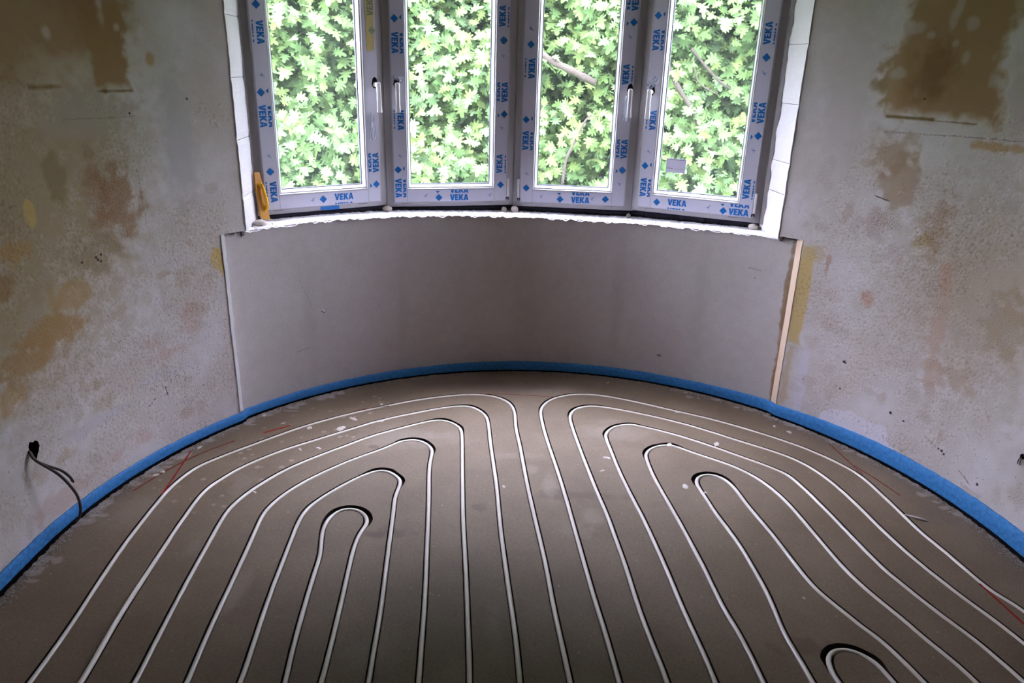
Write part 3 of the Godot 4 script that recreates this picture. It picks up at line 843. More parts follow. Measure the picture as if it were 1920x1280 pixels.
# ---------------------------------------------------------------- floor with milled grooves
const PIPES := {
	"L1": [-1.368,1.900, -1.366,1.627, -1.358,1.330, -1.347,1.015, -1.334,0.689, -1.320,0.358, -1.305,0.029, -1.292,-0.292, -1.281,-0.598, -1.273,-0.882, -1.270,-1.138, -1.272,-1.360, -1.281,-1.540, -1.288,-1.718, -1.320,-2.018, -1.334,-2.230, -1.337,-2.397, -1.334,-2.538, -1.300,-2.677, -1.228,-2.780, -1.104,-2.922, -0.967,-3.070, -0.810,-3.198, -0.625,-3.317, -0.439,-3.418, -0.240,-3.484, -0.102,-3.480, -0.013,-3.415, 0.023,-3.306, 0.029,-3.134, 0.050,-2.952, 0.076,-2.656, 0.104,-2.407, 0.118,-2.288, 0.139,-2.104, 0.155,-1.917, 0.172,-1.755, 0.190,-1.595, 0.203,-1.412, 0.205,-1.187, 0.200,-0.927, 0.189,-0.638, 0.173,-0.328, 0.155,-0.002, 0.134,0.333, 0.114,0.669, 0.096,1.001, 0.081,1.321, 0.070,1.623, 0.067,1.900],
	"L2": [-1.238,1.900, -1.235,1.627, -1.226,1.329, -1.214,1.013, -1.199,0.686, -1.183,0.354, -1.166,0.024, -1.151,-0.298, -1.139,-0.605, -1.130,-0.890, -1.127,-1.147, -1.130,-1.368, -1.141,-1.549, -1.153,-1.670, -1.166,-1.801, -1.176,-1.957, -1.190,-2.170, -1.196,-2.351, -1.195,-2.499, -1.161,-2.600, -1.095,-2.724, -0.968,-2.866, -0.823,-2.990, -0.667,-3.122, -0.600,-3.172, -0.422,-3.276, -0.257,-3.348, -0.176,-3.329, -0.120,-3.255, -0.100,-3.153, -0.082,-2.944, -0.049,-2.650, -0.029,-2.400, -0.016,-2.249, 0.015,-1.962, 0.035,-1.782, 0.050,-1.589, 0.060,-1.407, 0.062,-1.182, 0.057,-0.923, 0.046,-0.634, 0.032,-0.324, 0.015,0.002, -0.003,0.336, -0.021,0.671, -0.038,1.003, -0.051,1.322, -0.061,1.623, -0.064,1.900],
	"L3": [-1.107,1.900, -1.104,1.627, -1.096,1.329, -1.083,1.013, -1.068,0.685, -1.051,0.353, -1.034,0.023, -1.018,-0.299, -1.005,-0.606, -0.995,-0.891, -0.990,-1.148, -0.991,-1.370, -1.000,-1.550, -1.016,-1.740, -1.034,-1.968, -1.046,-2.183, -1.055,-2.358, -1.034,-2.469, -0.990,-2.573, -0.919,-2.699, -0.787,-2.843, -0.641,-2.990, -0.577,-3.041, -0.465,-3.119, -0.359,-3.181, -0.295,-3.174, -0.240,-3.122, -0.219,-3.053, -0.200,-2.817, -0.167,-2.393, -0.143,-2.165, -0.123,-1.956, -0.101,-1.722, -0.090,-1.584, -0.081,-1.402, -0.079,-1.178, -0.083,-0.918, -0.093,-0.630, -0.106,-0.320, -0.122,0.005, -0.138,0.338, -0.155,0.673, -0.170,1.004, -0.183,1.323, -0.191,1.624, -0.194,1.900],
	"L4": [-0.977,1.900, -0.974,1.626, -0.965,1.328, -0.952,1.011, -0.936,0.684, -0.919,0.351, -0.901,0.020, -0.884,-0.302, -0.869,-0.609, -0.858,-0.895, -0.852,-1.152, -0.852,-1.375, -0.860,-1.556, -0.877,-1.745, -0.887,-1.923, -0.898,-2.109, -0.909,-2.264, -0.914,-2.373, -0.892,-2.465, -0.832,-2.586, -0.707,-2.746, -0.552,-2.891, -0.491,-2.959, -0.429,-2.978, -0.378,-2.956, -0.340,-2.899, -0.336,-2.823, -0.334,-2.741, -0.319,-2.594, -0.297,-2.386, -0.276,-2.159, -0.251,-1.888, -0.240,-1.717, -0.230,-1.579, -0.223,-1.397, -0.222,-1.173, -0.226,-0.914, -0.235,-0.626, -0.247,-0.317, -0.261,0.008, -0.276,0.341, -0.290,0.675, -0.304,1.005, -0.315,1.324, -0.322,1.624, -0.325,1.900],
	"L5": [-0.847,1.900, -0.843,1.625, -0.833,1.326, -0.819,1.009, -0.801,0.680, -0.781,0.347, -0.761,0.015, -0.742,-0.308, -0.726,-0.616, -0.714,-0.902, -0.708,-1.160, -0.708,-1.383, -0.717,-1.565, -0.724,-1.656, -0.742,-1.843, -0.754,-2.016, -0.766,-2.235, -0.769,-2.373, -0.737,-2.466, -0.668,-2.575, -0.581,-2.679, -0.519,-2.704, -0.470,-2.673, -0.438,-2.624, -0.439,-2.559, -0.441,-2.489, -0.428,-2.362, -0.411,-2.152, -0.386,-1.882, -0.375,-1.686, -0.367,-1.574, -0.361,-1.392, -0.360,-1.168, -0.364,-0.909, -0.373,-0.622, -0.384,-0.313, -0.397,0.011, -0.410,0.343, -0.424,0.677, -0.436,1.007, -0.446,1.325, -0.453,1.625, -0.455,1.900],
	"L6": [-0.716,1.900, -0.712,1.625, -0.703,1.326, -0.688,1.009, -0.670,0.680, -0.651,0.346, -0.631,0.014, -0.613,-0.309, -0.598,-0.617, -0.587,-0.903, -0.582,-1.161, -0.584,-1.384, -0.595,-1.565, -0.609,-1.681, -0.623,-1.843, -0.635,-2.013, -0.641,-2.126, -0.662,-2.233, -0.669,-2.292, -0.664,-2.350, -0.639,-2.397, -0.600,-2.414, -0.558,-2.402, -0.527,-2.364, -0.519,-2.316, -0.532,-2.253, -0.534,-2.162, -0.526,-2.040, -0.512,-1.847, -0.501,-1.665, -0.497,-1.569, -0.491,-1.387, -0.491,-1.164, -0.495,-0.905, -0.504,-0.619, -0.515,-0.310, -0.528,0.013, -0.541,0.345, -0.555,0.679, -0.567,1.008, -0.577,1.326, -0.583,1.625, -0.586,1.900],
	"R1": [0.197,1.900, 0.201,1.623, 0.211,1.320, 0.227,1.000, 0.246,0.668, 0.267,0.331, 0.288,-0.004, 0.308,-0.331, 0.324,-0.642, 0.336,-0.931, 0.342,-1.192, 0.339,-1.417, 0.327,-1.600, 0.308,-1.793, 0.290,-1.943, 0.273,-2.110, 0.257,-2.278, 0.242,-2.432, 0.233,-2.525, 0.208,-2.750, 0.172,-3.025, 0.155,-3.215, 0.153,-3.333, 0.185,-3.422, 0.243,-3.484, 0.342,-3.531, 0.481,-3.521, 0.613,-3.471, 0.801,-3.376, 0.981,-3.286, 1.146,-3.177, 1.297,-3.058, 1.386,-2.967, 1.459,-2.866, 1.506,-2.770, 1.527,-2.633, 1.543,-2.502, 1.557,-2.368, 1.587,-2.240, 1.610,-2.114, 1.631,-2.032, 1.672,-1.952, 1.712,-1.792, 1.736,-1.571, 1.747,-1.300, 1.747,-0.986, 1.738,-0.639, 1.724,-0.270, 1.705,0.113, 1.685,0.500, 1.665,0.882, 1.648,1.248, 1.636,1.591, 1.632,1.900],
	"R2": [0.327,1.900, 0.331,1.622, 0.343,1.319, 0.359,0.998, 0.379,0.666, 0.401,0.328, 0.423,-0.008, 0.444,-0.335, 0.461,-0.646, 0.473,-0.936, 0.479,-1.196, 0.475,-1.422, 0.462,-1.605, 0.452,-1.691, 0.436,-1.817, 0.425,-1.929, 0.414,-2.102, 0.398,-2.269, 0.384,-2.421, 0.357,-2.610, 0.329,-2.848, 0.308,-3.044, 0.294,-3.206, 0.299,-3.294, 0.335,-3.357, 0.414,-3.393, 0.531,-3.364, 0.719,-3.286, 0.894,-3.188, 1.053,-3.069, 1.204,-2.961, 1.280,-2.884, 1.332,-2.791, 1.373,-2.657, 1.399,-2.495, 1.421,-2.345, 1.450,-2.203, 1.499,-2.035, 1.542,-1.921, 1.580,-1.806, 1.614,-1.652, 1.634,-1.439, 1.640,-1.177, 1.636,-0.875, 1.624,-0.542, 1.605,-0.187, 1.583,0.182, 1.560,0.554, 1.538,0.921, 1.519,1.273, 1.506,1.603, 1.501,1.900],
	"R3": [0.458,1.900, 0.462,1.622, 0.472,1.319, 0.488,0.997, 0.508,0.664, 0.529,0.326, 0.551,-0.010, 0.571,-0.337, 0.588,-0.649, 0.601,-0.939, 0.608,-1.200, 0.607,-1.426, 0.597,-1.610, 0.589,-1.717, 0.575,-1.834, 0.562,-1.973, 0.550,-2.123, 0.532,-2.292, 0.514,-2.446, 0.502,-2.520, 0.472,-2.743, 0.456,-2.941, 0.448,-3.042, 0.455,-3.106, 0.500,-3.169, 0.575,-3.196, 0.636,-3.178, 0.753,-3.119, 0.915,-3.009, 1.014,-2.926, 1.154,-2.808, 1.208,-2.719, 1.256,-2.480, 1.282,-2.312, 1.310,-2.158, 1.337,-2.068, 1.391,-1.915, 1.437,-1.812, 1.481,-1.656, 1.513,-1.508, 1.530,-1.304, 1.533,-1.052, 1.525,-0.762, 1.509,-0.443, 1.487,-0.102, 1.462,0.251, 1.436,0.608, 1.411,0.960, 1.390,1.299, 1.376,1.615, 1.371,1.900],
	"R4": [0.588,1.900, 0.592,1.621, 0.603,1.318, 0.619,0.996, 0.638,0.663, 0.660,0.324, 0.682,-0.012, 0.702,-0.340, 0.720,-0.652, 0.734,-0.943, 0.741,-1.205, 0.742,-1.431, 0.733,-1.615, 0.727,-1.708, 0.715,-1.821, 0.696,-1.940, 0.684,-2.109, 0.666,-2.282, 0.647,-2.442, 0.626,-2.596, 0.611,-2.729, 0.605,-2.854, 0.614,-2.926, 0.658,-2.978, 0.717,-2.997, 0.764,-2.985, 0.835,-2.925, 0.936,-2.855, 1.004,-2.791, 1.064,-2.703, 1.107,-2.583, 1.129,-2.463, 1.152,-2.289, 1.178,-2.117, 1.215,-1.996, 1.255,-1.897, 1.288,-1.799, 1.323,-1.715, 1.344,-1.637, 1.376,-1.490, 1.392,-1.286, 1.395,-1.036, 1.388,-0.748, 1.373,-0.430, 1.352,-0.091, 1.328,0.260, 1.303,0.615, 1.279,0.965, 1.259,1.302, 1.246,1.616, 1.240,1.900],
	"R5": [0.719,1.900, 0.723,1.621, 0.734,1.317, 0.751,0.995, 0.771,0.661, 0.794,0.322, 0.817,-0.015, 0.839,-0.343, 0.858,-0.656, 0.873,-0.947, 0.882,-1.209, 0.882,-1.436, 0.874,-1.620, 0.865,-1.724, 0.857,-1.815, 0.861,-1.930, 0.862,-1.999, 0.858,-2.080, 0.843,-2.268, 0.808,-2.454, 0.799,-2.528, 0.786,-2.625, 0.784,-2.687, 0.804,-2.727, 0.840,-2.746, 0.877,-2.739, 0.913,-2.703, 0.934,-2.633, 0.951,-2.505, 0.981,-2.354, 1.009,-2.159, 1.031,-2.033, 1.066,-1.951, 1.110,-1.856, 1.154,-1.772, 1.194,-1.632, 1.229,-1.485, 1.249,-1.283, 1.255,-1.034, 1.250,-0.746, 1.237,-0.428, 1.217,-0.090, 1.195,0.261, 1.171,0.616, 1.148,0.966, 1.128,1.303, 1.115,1.617, 1.110,1.900],
	"R6": [0.849,1.900, 0.855,1.620, 0.870,1.315, 0.892,0.990, 0.918,0.653, 0.945,0.312, 0.971,-0.028, 0.993,-0.358, 1.009,-0.672, 1.015,-0.962, 1.008,-1.222, 0.987,-1.445, 0.948,-1.623, 0.947,-1.680, 0.955,-1.717, 0.978,-1.743, 1.010,-1.753, 1.042,-1.746, 1.070,-1.726, 1.091,-1.695, 1.106,-1.629, 1.139,-1.482, 1.155,-1.280, 1.158,-1.030, 1.148,-0.743, 1.130,-0.426, 1.106,-0.087, 1.079,0.263, 1.050,0.618, 1.023,0.967, 1.001,1.303, 0.985,1.617, 0.980,1.900],
}
const PIPE_LABELS := {
	"L1": "outermost white heating pipe of the left set of nested loops, nearest the blue edge strip",
	"L2": "second white heating pipe from outside in the left set, standing proud of its groove",
	"L3": "third white heating pipe from outside in the left set of nested loops",
	"L4": "fourth white heating pipe from outside in the left set, kinked after its bend",
	"L5": "fifth white heating pipe from outside in the left set, around the short keyhole loop",
	"L6": "innermost white heating pipe of the left set, a short keyhole-shaped loop",
	"R1": "outermost white heating pipe of the right set of nested loops, nearest the blue edge strip",
	"R2": "second white heating pipe from outside in the right set of nested loops",
	"R3": "third white heating pipe from outside in the right set of nested loops",
	"R4": "fourth white heating pipe from outside in the right set, around the narrow pointed loop",
	"R5": "fifth white heating pipe in the right set, a narrow pointed loop in a wide groove",
	"R6": "innermost white heating pipe of the right set, its small bend at the near edge",
}
var paths := {}

func pipe_path(k: String) -> PackedVector3Array:
	if not paths.has(k):
		var a: Array = PIPES[k]
		var pts := []
		for i in a.size() / 2: pts.append(Vector3(a[2 * i], 0, a[2 * i + 1]))
		# interpolate, then even out the hand-read points
		var p := catmull(pts, 6)
		for pass_ in 6:
			var old := p.duplicate()
			for i in range(1, old.size() - 1): p[i] = old[i] * 0.5 + (old[i - 1] + old[i + 1]) * 0.25
		paths[k] = p
	return paths[k]

func groove_sides(p: PackedVector3Array) -> Array:
	var l := PackedVector2Array(); var r := PackedVector2Array()
	var n := p.size()
	var curv := []
	for i in n:
		var a := p[maxi(i - 3, 0)]; var b := p[i]; var c := p[mini(i + 3, n - 1)]
		var d1 := Vector2(b.x - a.x, b.z - a.z); var d2 := Vector2(c.x - b.x, c.z - b.z)
		curv.append(0.0 if d1.length() < 1e-5 or d2.length() < 1e-5 else d1.angle_to(d2) / (0.5 * (d1.length() + d2.length())))
	for i in n:
		var a := p[maxi(i - 1, 0)]; var c := p[mini(i + 1, n - 1)]
		var t := Vector2(c.x - a.x, c.z - a.z).normalized()
		var nn := Vector2(-t.y, t.x)
		var k := 0.0
		for q in range(-3, 4): k += curv[clampi(i + q, 0, n - 1)] / 7.0
		var extra := clampf((absf(k) - 2.5) / 9.0, 0.0, 1.0) * 0.013
		var jit := 0.0009 * nz.get_noise_2d(p[i].x * 2600.0, p[i].z * 2600.0)
		# positive k turns towards nn; the groove is wider on the outside of a bend
		var wl := 0.0112 + jit + (extra if k < 0 else extra * 0.15)
		var wr := 0.0112 - jit + (extra if k > 0 else extra * 0.15)
		var o := Vector2(p[i].x, p[i].z)
		l.append(o + nn * wl); r.append(o - nn * wr)
	return [l, r]

func floor_edge(d: float) -> float:
	var r := R if (d < -53.0 or d > 43.0) else RN
	return r - 0.0198 - 0.012 * absf(nz.get_noise_2d(d * 30.0, 2.0)) - 0.008 * absf(nz.get_noise_2d(d * 150.0, 5.0)) - 0.004 * (1.0 - smoothstep(-52.0, -42.0, d)) - 0.004 * smoothstep(20.0, 50.0, d)

func build_floor() -> void:
	# colour and relief, u from x, v from z
	var p := Paint.new()
	var MX := 4.0
	p.grain = 0.0009
	p.setup(1280, 1280, MX, MX, 101, rgb(122, 104, 83), rgb(108, 90, 69), 1.2)
	var fu := func(x: float) -> float: return x - CX + 2.0
	var fv := func(z: float) -> float: return 4.0 - (z + 4.0)
	var pale := rgb(160, 150, 140)
	for i in 110:
		var d := rng.randf_range(-95, -35) if i % 3 else rng.randf_range(25, 80)
		var q := polar(d, R - 0.02 - absf(rng.randfn()) * 0.025)
		p.stain(fu.call(q.x), fv.call(q.z), rng.randf_range(0.012, 0.05), rng.randf_range(0.01, 0.03), rgb(170, 160, 152), 0.6, 0.5, 1.0)
	for q in [[0.169, -2.62, 0.04, 0.12], [0.323, -2.40, 0.06, 0.09], [-0.862, -1.924, 0.05, 0.16], [0.1, -2.75, 0.05, 0.06], [0.5, -3.1, 0.3, 0.12], [-0.5, -3.0, 0.25, 0.15]]:
		p.stain(fu.call(q[0]), fv.call(q[1]), q[2], q[3], pale, 0.32, 0.7, 0.5)
	for q in [[-0.105, -2.45, 0.05, 0.035], [-0.46, -2.255, 0.06, 0.03], [-0.6, -2.9, 0.03, 0.02], [0.3, -2.55, 0.2, 0.05], [-0.42, -2.27, 0.1, 0.04], [0.9, -1.75, 0.12, 0.05]]:
		p.stain(fu.call(q[0]), fv.call(q[1]), q[2], q[3], rgb(96, 76, 60), 0.7, 0.7, 0.9)
	p.stain(fu.call(-0.1), fv.call(-3.6), 0.7, 0.12, rgb(96, 78, 66), 0.75, 0.8, 0.4)
	for i in 60:
		p.stain(rng.randf_range(0.2, 3.8), rng.randf_range(0.2, 3.6), rng.randf_range(0.03, 0.25), rng.randf_range(0.03, 0.2), rgb(104, 90, 76) if i % 2 else rgb(146, 134, 122), 0.3, 0.8, 1.0)
	for i in 4500:
		p.pit(rng.randf_range(0.1, 3.9), rng.randf_range(0.1, 3.9), rng.randf_range(2.2, 4.2), rgb(168, 152, 134) if i % 3 == 0 else rgb(74, 62, 52), rng.randf_range(0.15, 0.7) if i % 12 else 0.95, 0.0)
	for i in 60:
		var q := polar(rng.randf_range(-80, -30), rng.randf_range(1.2, 1.62))
		p.pit(fu.call(q.x), fv.call(q.z), rng.randf_range(6, 16), rgb(176, 164, 154), rng.randf_range(0.2, 0.6), 0.05)
	var tex := p.textures()
	M.floor = mat(Color.WHITE, 0.62, 0.5)
	M.floor.albedo_texture = tex[0]
	relief(M.floor, tex[1], 0.25)
	# outline of the screed: ragged arc in front, straight sides, rear wall
	var outline := PackedVector2Array()
	var dmax := 90.0 + rad_to_deg((REAR - 0.01 - CZ) / R)
	for i in 1501:
		var d := lerpf(-dmax, dmax, i / 1500.0)
		var q := plan(d, floor_edge(d))
		outline.append(Vector2(q.x, q.z))
	var pieces := [outline]
	for k in PIPES:
		var s := groove_sides(pipe_path(k))
		var band: PackedVector2Array = s[0].duplicate()
		var rr: PackedVector2Array = s[1].duplicate()
		rr.reverse()
		# run the band past the rear edge so that it cuts the piece open
		var e0 := Vector2(0, 0.2)
		band.insert(0, band[0] + e0)
		band.append(band[band.size() - 1] + e0)
		rr.insert(0, rr[0] + e0)
		rr.append(rr[rr.size() - 1] + e0)
		band.append_array(rr)
		var next := []
		for pc in pieces:
			for q in Geometry2D.clip_polygons(pc, band):
				if q.size() >= 3 and not Geometry2D.is_polygon_clockwise(q): next.append(q)
		pieces = next
	var st := begin()
	for pc in pieces:
		var idx := Geometry2D.triangulate_polygon(pc)
		if idx.is_empty(): print("floor piece not triangulated: ", pc.size())
		for i in idx.size() / 3:
			var t := [pc[idx[3 * i]], pc[idx[3 * i + 1]], pc[idx[3 * i + 2]]]
			var cr: float = (t[1] - t[0]).cross(t[2] - t[0])
			if absf(cr) < 1e-12: continue
			var order := [0, 1, 2] if cr > 0 else [0, 2, 1]
			for o in order:
				st.set_uv(Vector2((t[o].x - CX + 2.0) / MX, (t[o].y + 4.0) / MX))
				st.set_normal(Vector3.UP)
				st.add_vertex(Vector3(t[o].x, 0, t[o].y))
	# rim of the screed towards the edge strip
	for i in range(0, 1500):
		var a := Vector3(outline[i].x, 0, outline[i].y); var b := Vector3(outline[i + 1].x, 0, outline[i + 1].y)
		var nn := (Vector3(a.x - CX, 0, a.z - CZ)).normalized()
		for v in [[a, 0.0], [a + Vector3.DOWN * 0.04, 0.0], [b, 0.0], [b, 0.0], [a + Vector3.DOWN * 0.04, 0.0], [b + Vector3.DOWN * 0.04, 0.0]]:
			st.set_uv(Vector2((v[0].x - CX + 2.0) / MX, (v[0].z + 4.0) / MX))
			st.set_normal(nn)
			st.add_vertex(v[0])
	var fl := struct("floor", st.commit(), M.floor)
	# the grooves: walls and bottom
	for k in PIPES:
		var s := groove_sides(pipe_path(k))
		var g := begin()
		var D := Vector3.DOWN * 0.019
		for i in s[0].size() - 1:
			var l0 := Vector3(s[0][i].x, 0, s[0][i].y); var l1 := Vector3(s[0][i + 1].x, 0, s[0][i + 1].y)
			var r0 := Vector3(s[1][i].x, 0, s[1][i].y); var r1 := Vector3(s[1][i + 1].x, 0, s[1][i + 1].y)
			if l0.z > REAR - 0.012 or l1.z > REAR - 0.012: continue
			quad(g, l0, l0 + D, l1 + D, l1)
			quad(g, r1, r1 + D, r0 + D, r0)
			quad(g, l0 + D, r0 + D, r1 + D, l1 + D)
		obj("pipe_groove", done(g), M.groove, fl)
	# ground of the gap along the edge
	var gs := begin()
	for i in 438:
		var d0 := -219.0 + i; var d1 := d0 + 1.0
		quad(gs, plan(d0, 1.64, -0.035), plan(d1, 1.64, -0.035), plan(d1, 1.78, -0.035), plan(d0, 1.78, -0.035))
		var rb: float = (RN if (d0 >= -53.0 and d1 <= 43.0) else R) - 0.0045
		quad(gs, plan(d0, rb, -0.035), plan(d1, rb, -0.035), plan(d1, rb, 0.006), plan(d0, rb, 0.006))
	obj("gap_bed", done(gs), M.dark, fl)
	var sb := begin()
	bevel_box(sb, Transform3D(Basis(), Vector3(CX, -0.18, -0.95)), Vector3(4.6, 0.24, 6.4), 0.01)
	obj("slab", done(sb), M.mortar, fl)
	# red marking lines on the screed
	ribbon([[-1.374, -2.818], [-1.358, -2.65], [-1.343, -2.47]], 0.007, M.red, fl)
	ribbon([[-1.464, -2.492], [-1.40, -2.66], [-1.32, -2.80], [-1.22, -2.92]], 0.009, M.red_faint, fl)
	ribbon([[-1.12, -3.0], [-1.07, -3.04], [-1.02, -3.08]], 0.010, M.red, fl)
	ribbon([[-0.75, -3.26], [-0.68, -3.29], [-0.60, -3.32]], 0.008, M.red_faint, fl)
	ribbon([[-0.3, -3.47], [-0.05, -3.50], [0.25, -3.48]], 0.006, M.red_faint, fl)
	ribbon([[1.480, -3.053], [1.498, -2.92], [1.516, -2.78]], 0.007, M.red_faint, fl)
	ribbon([[1.51, -2.86], [1.56, -2.74], [1.60, -2.62]], 0.008, M.red_faint, fl)
	ribbon([[1.604, -2.075], [1.617, -1.99], [1.633, -1.882]], 0.008, M.red, fl)
	# plaster splatters
	var sp := [[-0.78, -3.066, 0.026], [-0.927, -3.062, 0.016], [-0.744, -3.168, 0.026], [-0.915, -2.859, 0.014], [-0.837, -2.874, 0.016], [-0.996, -2.509, 0.012], [0.728, -2.643, 0.02], [-0.017, -2.602, 0.011], [-1.431, -2.614, 0.014], [-1.416, -2.641, 0.012], [0.428, -2.863, 0.018], [0.975, -1.973, 0.009], [-0.621, -3.148, 0.022], [-1.174, -3.174, 0.014], [1.332, -3.161, 0.016], [-0.641, -3.335, 0.012], [0.836, -3.348, 0.014], [0.528, -3.69, 0.01], [-1.06, -3.10, 0.012], [0.40, -2.75, 0.014], [0.95, -3.02, 0.02], [0.73, -3.0, 0.016], [0.8, -2.60, 0.011], [-1.35, -2.85, 0.014], [1.28, -3.22, 0.012]]
	for q in sp:
		var c := Vector3(q[0], 0.0, q[1])
		var s := begin()
		var n := 18
		var el := rng.randf_range(0.35, 0.8); var rot := rng.randf() * TAU
		var pts := []
		for i in n:
			var a := TAU * i / n
			var r: float = q[2] * (1.0 + 0.5 * nz.get_noise_2d(cos(a) * 90.0 + q[0] * 900.0, sin(a) * 90.0 + q[1] * 700.0))
			var v := Vector2(cos(a) * r, sin(a) * r * el).rotated(rot)
			pts.append(Vector3(v.x, 0.0004, v.y))
		for i in n:
			var a: Vector3 = pts[i]; var b: Vector3 = pts[(i + 1) % n]
			var ai := a * 0.6 + Vector3.UP * 0.0022; var bi := b * 0.6 + Vector3.UP * 0.0022
			quad(s, c + b, c + a, c + ai, c + bi)
			tri(s, c + bi, c + ai, c + Vector3.UP * 0.0026)
		obj("plaster_splat", done(s), M.splat, fl)
	# one smear drawn out on the right
	var sm := begin(true)
	tube(sm, catmull([Vector3(1.545, 0.001, -2.485), Vector3(1.575, 0.003, -2.462), Vector3(1.60, 0.003, -2.448), Vector3(1.62, 0.001, -2.44)], 4), func(t: float) -> float: return 0.0008 + 0.005 * sin(PI * t), 6)
	obj("plaster_splat", done(sm), M.splat, fl)
	# crumbs and grit along the edge: nobody could count them
	var cs := begin()
	for i in 4200:
		var d := rng.randf_range(-115, 100)
		var dense := 1.0 if (d < -40 or d > 25) else 0.3
		if rng.randf() > dense: continue
		var rr := (RN if (d > -53 and d < 43) else R) - 0.036 - absf(rng.randfn()) * 0.018
		var q := plan(d, rr, 0.001)
		var s := rng.randf_range(0.0012, 0.005)
		bevel_box(cs, Transform3D(Basis.from_euler(Vector3(rng.randf() * 6, rng.randf() * 6, rng.randf() * 6)), q), Vector3(s, s * 0.7, s * 1.3), s * 0.2)
	var cm := obj("plaster_crumbs", done(cs), M.crumb, fl)
	cm.set_meta("kind", "stuff")

func ribbon(pts: Array, w: float, m: Material, parent: Node) -> void:
	var v := []
	for q in pts: v.append(Vector3(q[0], 0.0006, q[1]))
	var p := catmull(v, 10)
	var st := begin()
	for i in p.size() - 1:
		var t := (p[i + 1] - p[i]).normalized()
		var nn := Vector3(-t.z, 0, t.x)
		var a := w * 0.5 * (1.0 + 0.5 * nz.get_noise_2d(p[i].x * 3000.0, p[i].z * 3000.0)); var b := w * 0.5 * (1.0 + 0.5 * nz.get_noise_2d(p[i + 1].x * 3000.0, p[i + 1].z * 3000.0))
		quad(st, p[i] + nn * a, p[i + 1] + nn * b, p[i + 1] - nn * b, p[i] - nn * a)
	obj("chalk_line", done(st), m, parent)

# ---------------------------------------------------------------- blue foam edge strip
func strip_h(d: float) -> float:
	return lerp_table([[-90.0, 0.052], [-75.0, 0.046], [-60.0, 0.042], [-45.0, 0.042], [-25.0, 0.045], [-4.0, 0.052], [25.0, 0.05], [45.0, 0.06], [60.0, 0.075], [90.0, 0.08]], d) + 0.0025 * nz.get_noise_2d(d * 25.0, 4.0)

func build_strip() -> void:
	var st := begin(true)
	var n := 720
	var rr := func(d: float) -> float:
		var a := smoothstep(-53.6, -51.8, d); var b := 1.0 - smoothstep(41.6, 43.8, d)
		return lerpf(R, RN, a * b) - 0.0015
	var prof := func(d: float) -> Array:
		var h := strip_h(d)
		var r: float = rr.call(d)
		var w := 0.0012 * nz.get_noise_2d(d * 40.0, 9.0)
		return [plan(d, r - 0.009 + w, 0.003), plan(d, r - 0.0095 + w, h * 0.4), plan(d, r - 0.009 + w, h - 0.003), plan(d, r - 0.007, h), plan(d, r - 0.001, h), plan(d, r - 0.001, 0.003)]
	for i in n:
		var a = prof.call(lerpf(-200.0, 200.0, float(i) / n)); var b = prof.call(lerpf(-200.0, 200.0, float(i + 1) / n))
		for k in 5: quad(st, a[k], b[k], b[k + 1], a[k + 1])
	var o := obj("edge_strip", done(st), M.strip)
	tag(o, "long blue foam edge strip bent along the foot of the round wall", "edge strip")

# ---------------------------------------------------------------- heating pipes
func build_pipes() -> void:
	for k in PIPES:
		var p := pipe_path(k)
		var q := PackedVector3Array()
		for v in p:
			if v.z > REAR - 0.014: continue
			var y := -0.0062
			if k == "L2" and v.x < -0.6:
				y += 0.0085 * smoothstep(-2.25, -1.85, v.z)
			y += 0.0012 * nz.get_noise_2d(v.x * 300.0, v.z * 300.0)
			q.append(Vector3(v.x, y, v.z))
		var st := begin(true)
		tube(st, q, 0.0077, 12)
		var o := obj("heating_pipe", done(st), M.pipe)
		tag(o, PIPE_LABELS[k], "pipe")

# ---------------------------------------------------------------- windows
# a mitred rectangular ring: outer half width/bottom/top, inset, back and front planes; the front inner edge slopes by s
func ring(st: SurfaceTool, x0: float, x1: float, y0: float, y1: float, w: float, zb: float, zf: float, s: float, ch: float) -> void:
	var O := func(e: float, z: float) -> Array: return [Vector3(x0 + e, y0 + e, z), Vector3(x1 - e, y0 + e, z), Vector3(x1 - e, y1 - e, z), Vector3(x0 + e, y1 - e, z)]
	var loops := [O.call(0.0, zb), O.call(0.0, zf - ch), O.call(ch, zf), O.call(w - s, zf), O.call(w, zf - maxf(s * 1.4, ch)), O.call(w, zb)]
	for k in 6:
		var a = loops[k]; var b = loops[(k + 1) % 6]
		for i in 4:
			var j := (i + 1) % 4
			quad(st, a[i], a[j], b[j], b[i])

const GLYPH := {
	"V": [[0, 1, 0.27, 1, 0.37, 0.42, 0.47, 1, 0.74, 1, 0.5, 0, 0.24, 0]],
	"E": [[0, 0, 0, 1, 0.55, 1, 0.55, 0.77, 0.26, 0.77, 0.26, 0.62, 0.51, 0.62, 0.51, 0.39, 0.26, 0.39, 0.26, 0.23, 0.57, 0.23, 0.57, 0]],
	"K": [[0, 0, 0, 1, 0.26, 1, 0.26, 0.66, 0.42, 1, 0.72, 1, 0.46, 0.53, 0.75, 0, 0.46, 0, 0.26, 0.38, 0.26, 0]],
	"A": [[0, 0, 0.22, 1, 0.37, 1, 0.37, 0.7, 0.32, 0.40, 0.37, 0.40, 0.37, 0.2, 0.29, 0.2, 0.26, 0], [0.74, 0, 0.52, 1, 0.37, 1, 0.37, 0.7, 0.42, 0.40, 0.37, 0.40, 0.37, 0.2, 0.45, 0.2, 0.48, 0]],
}

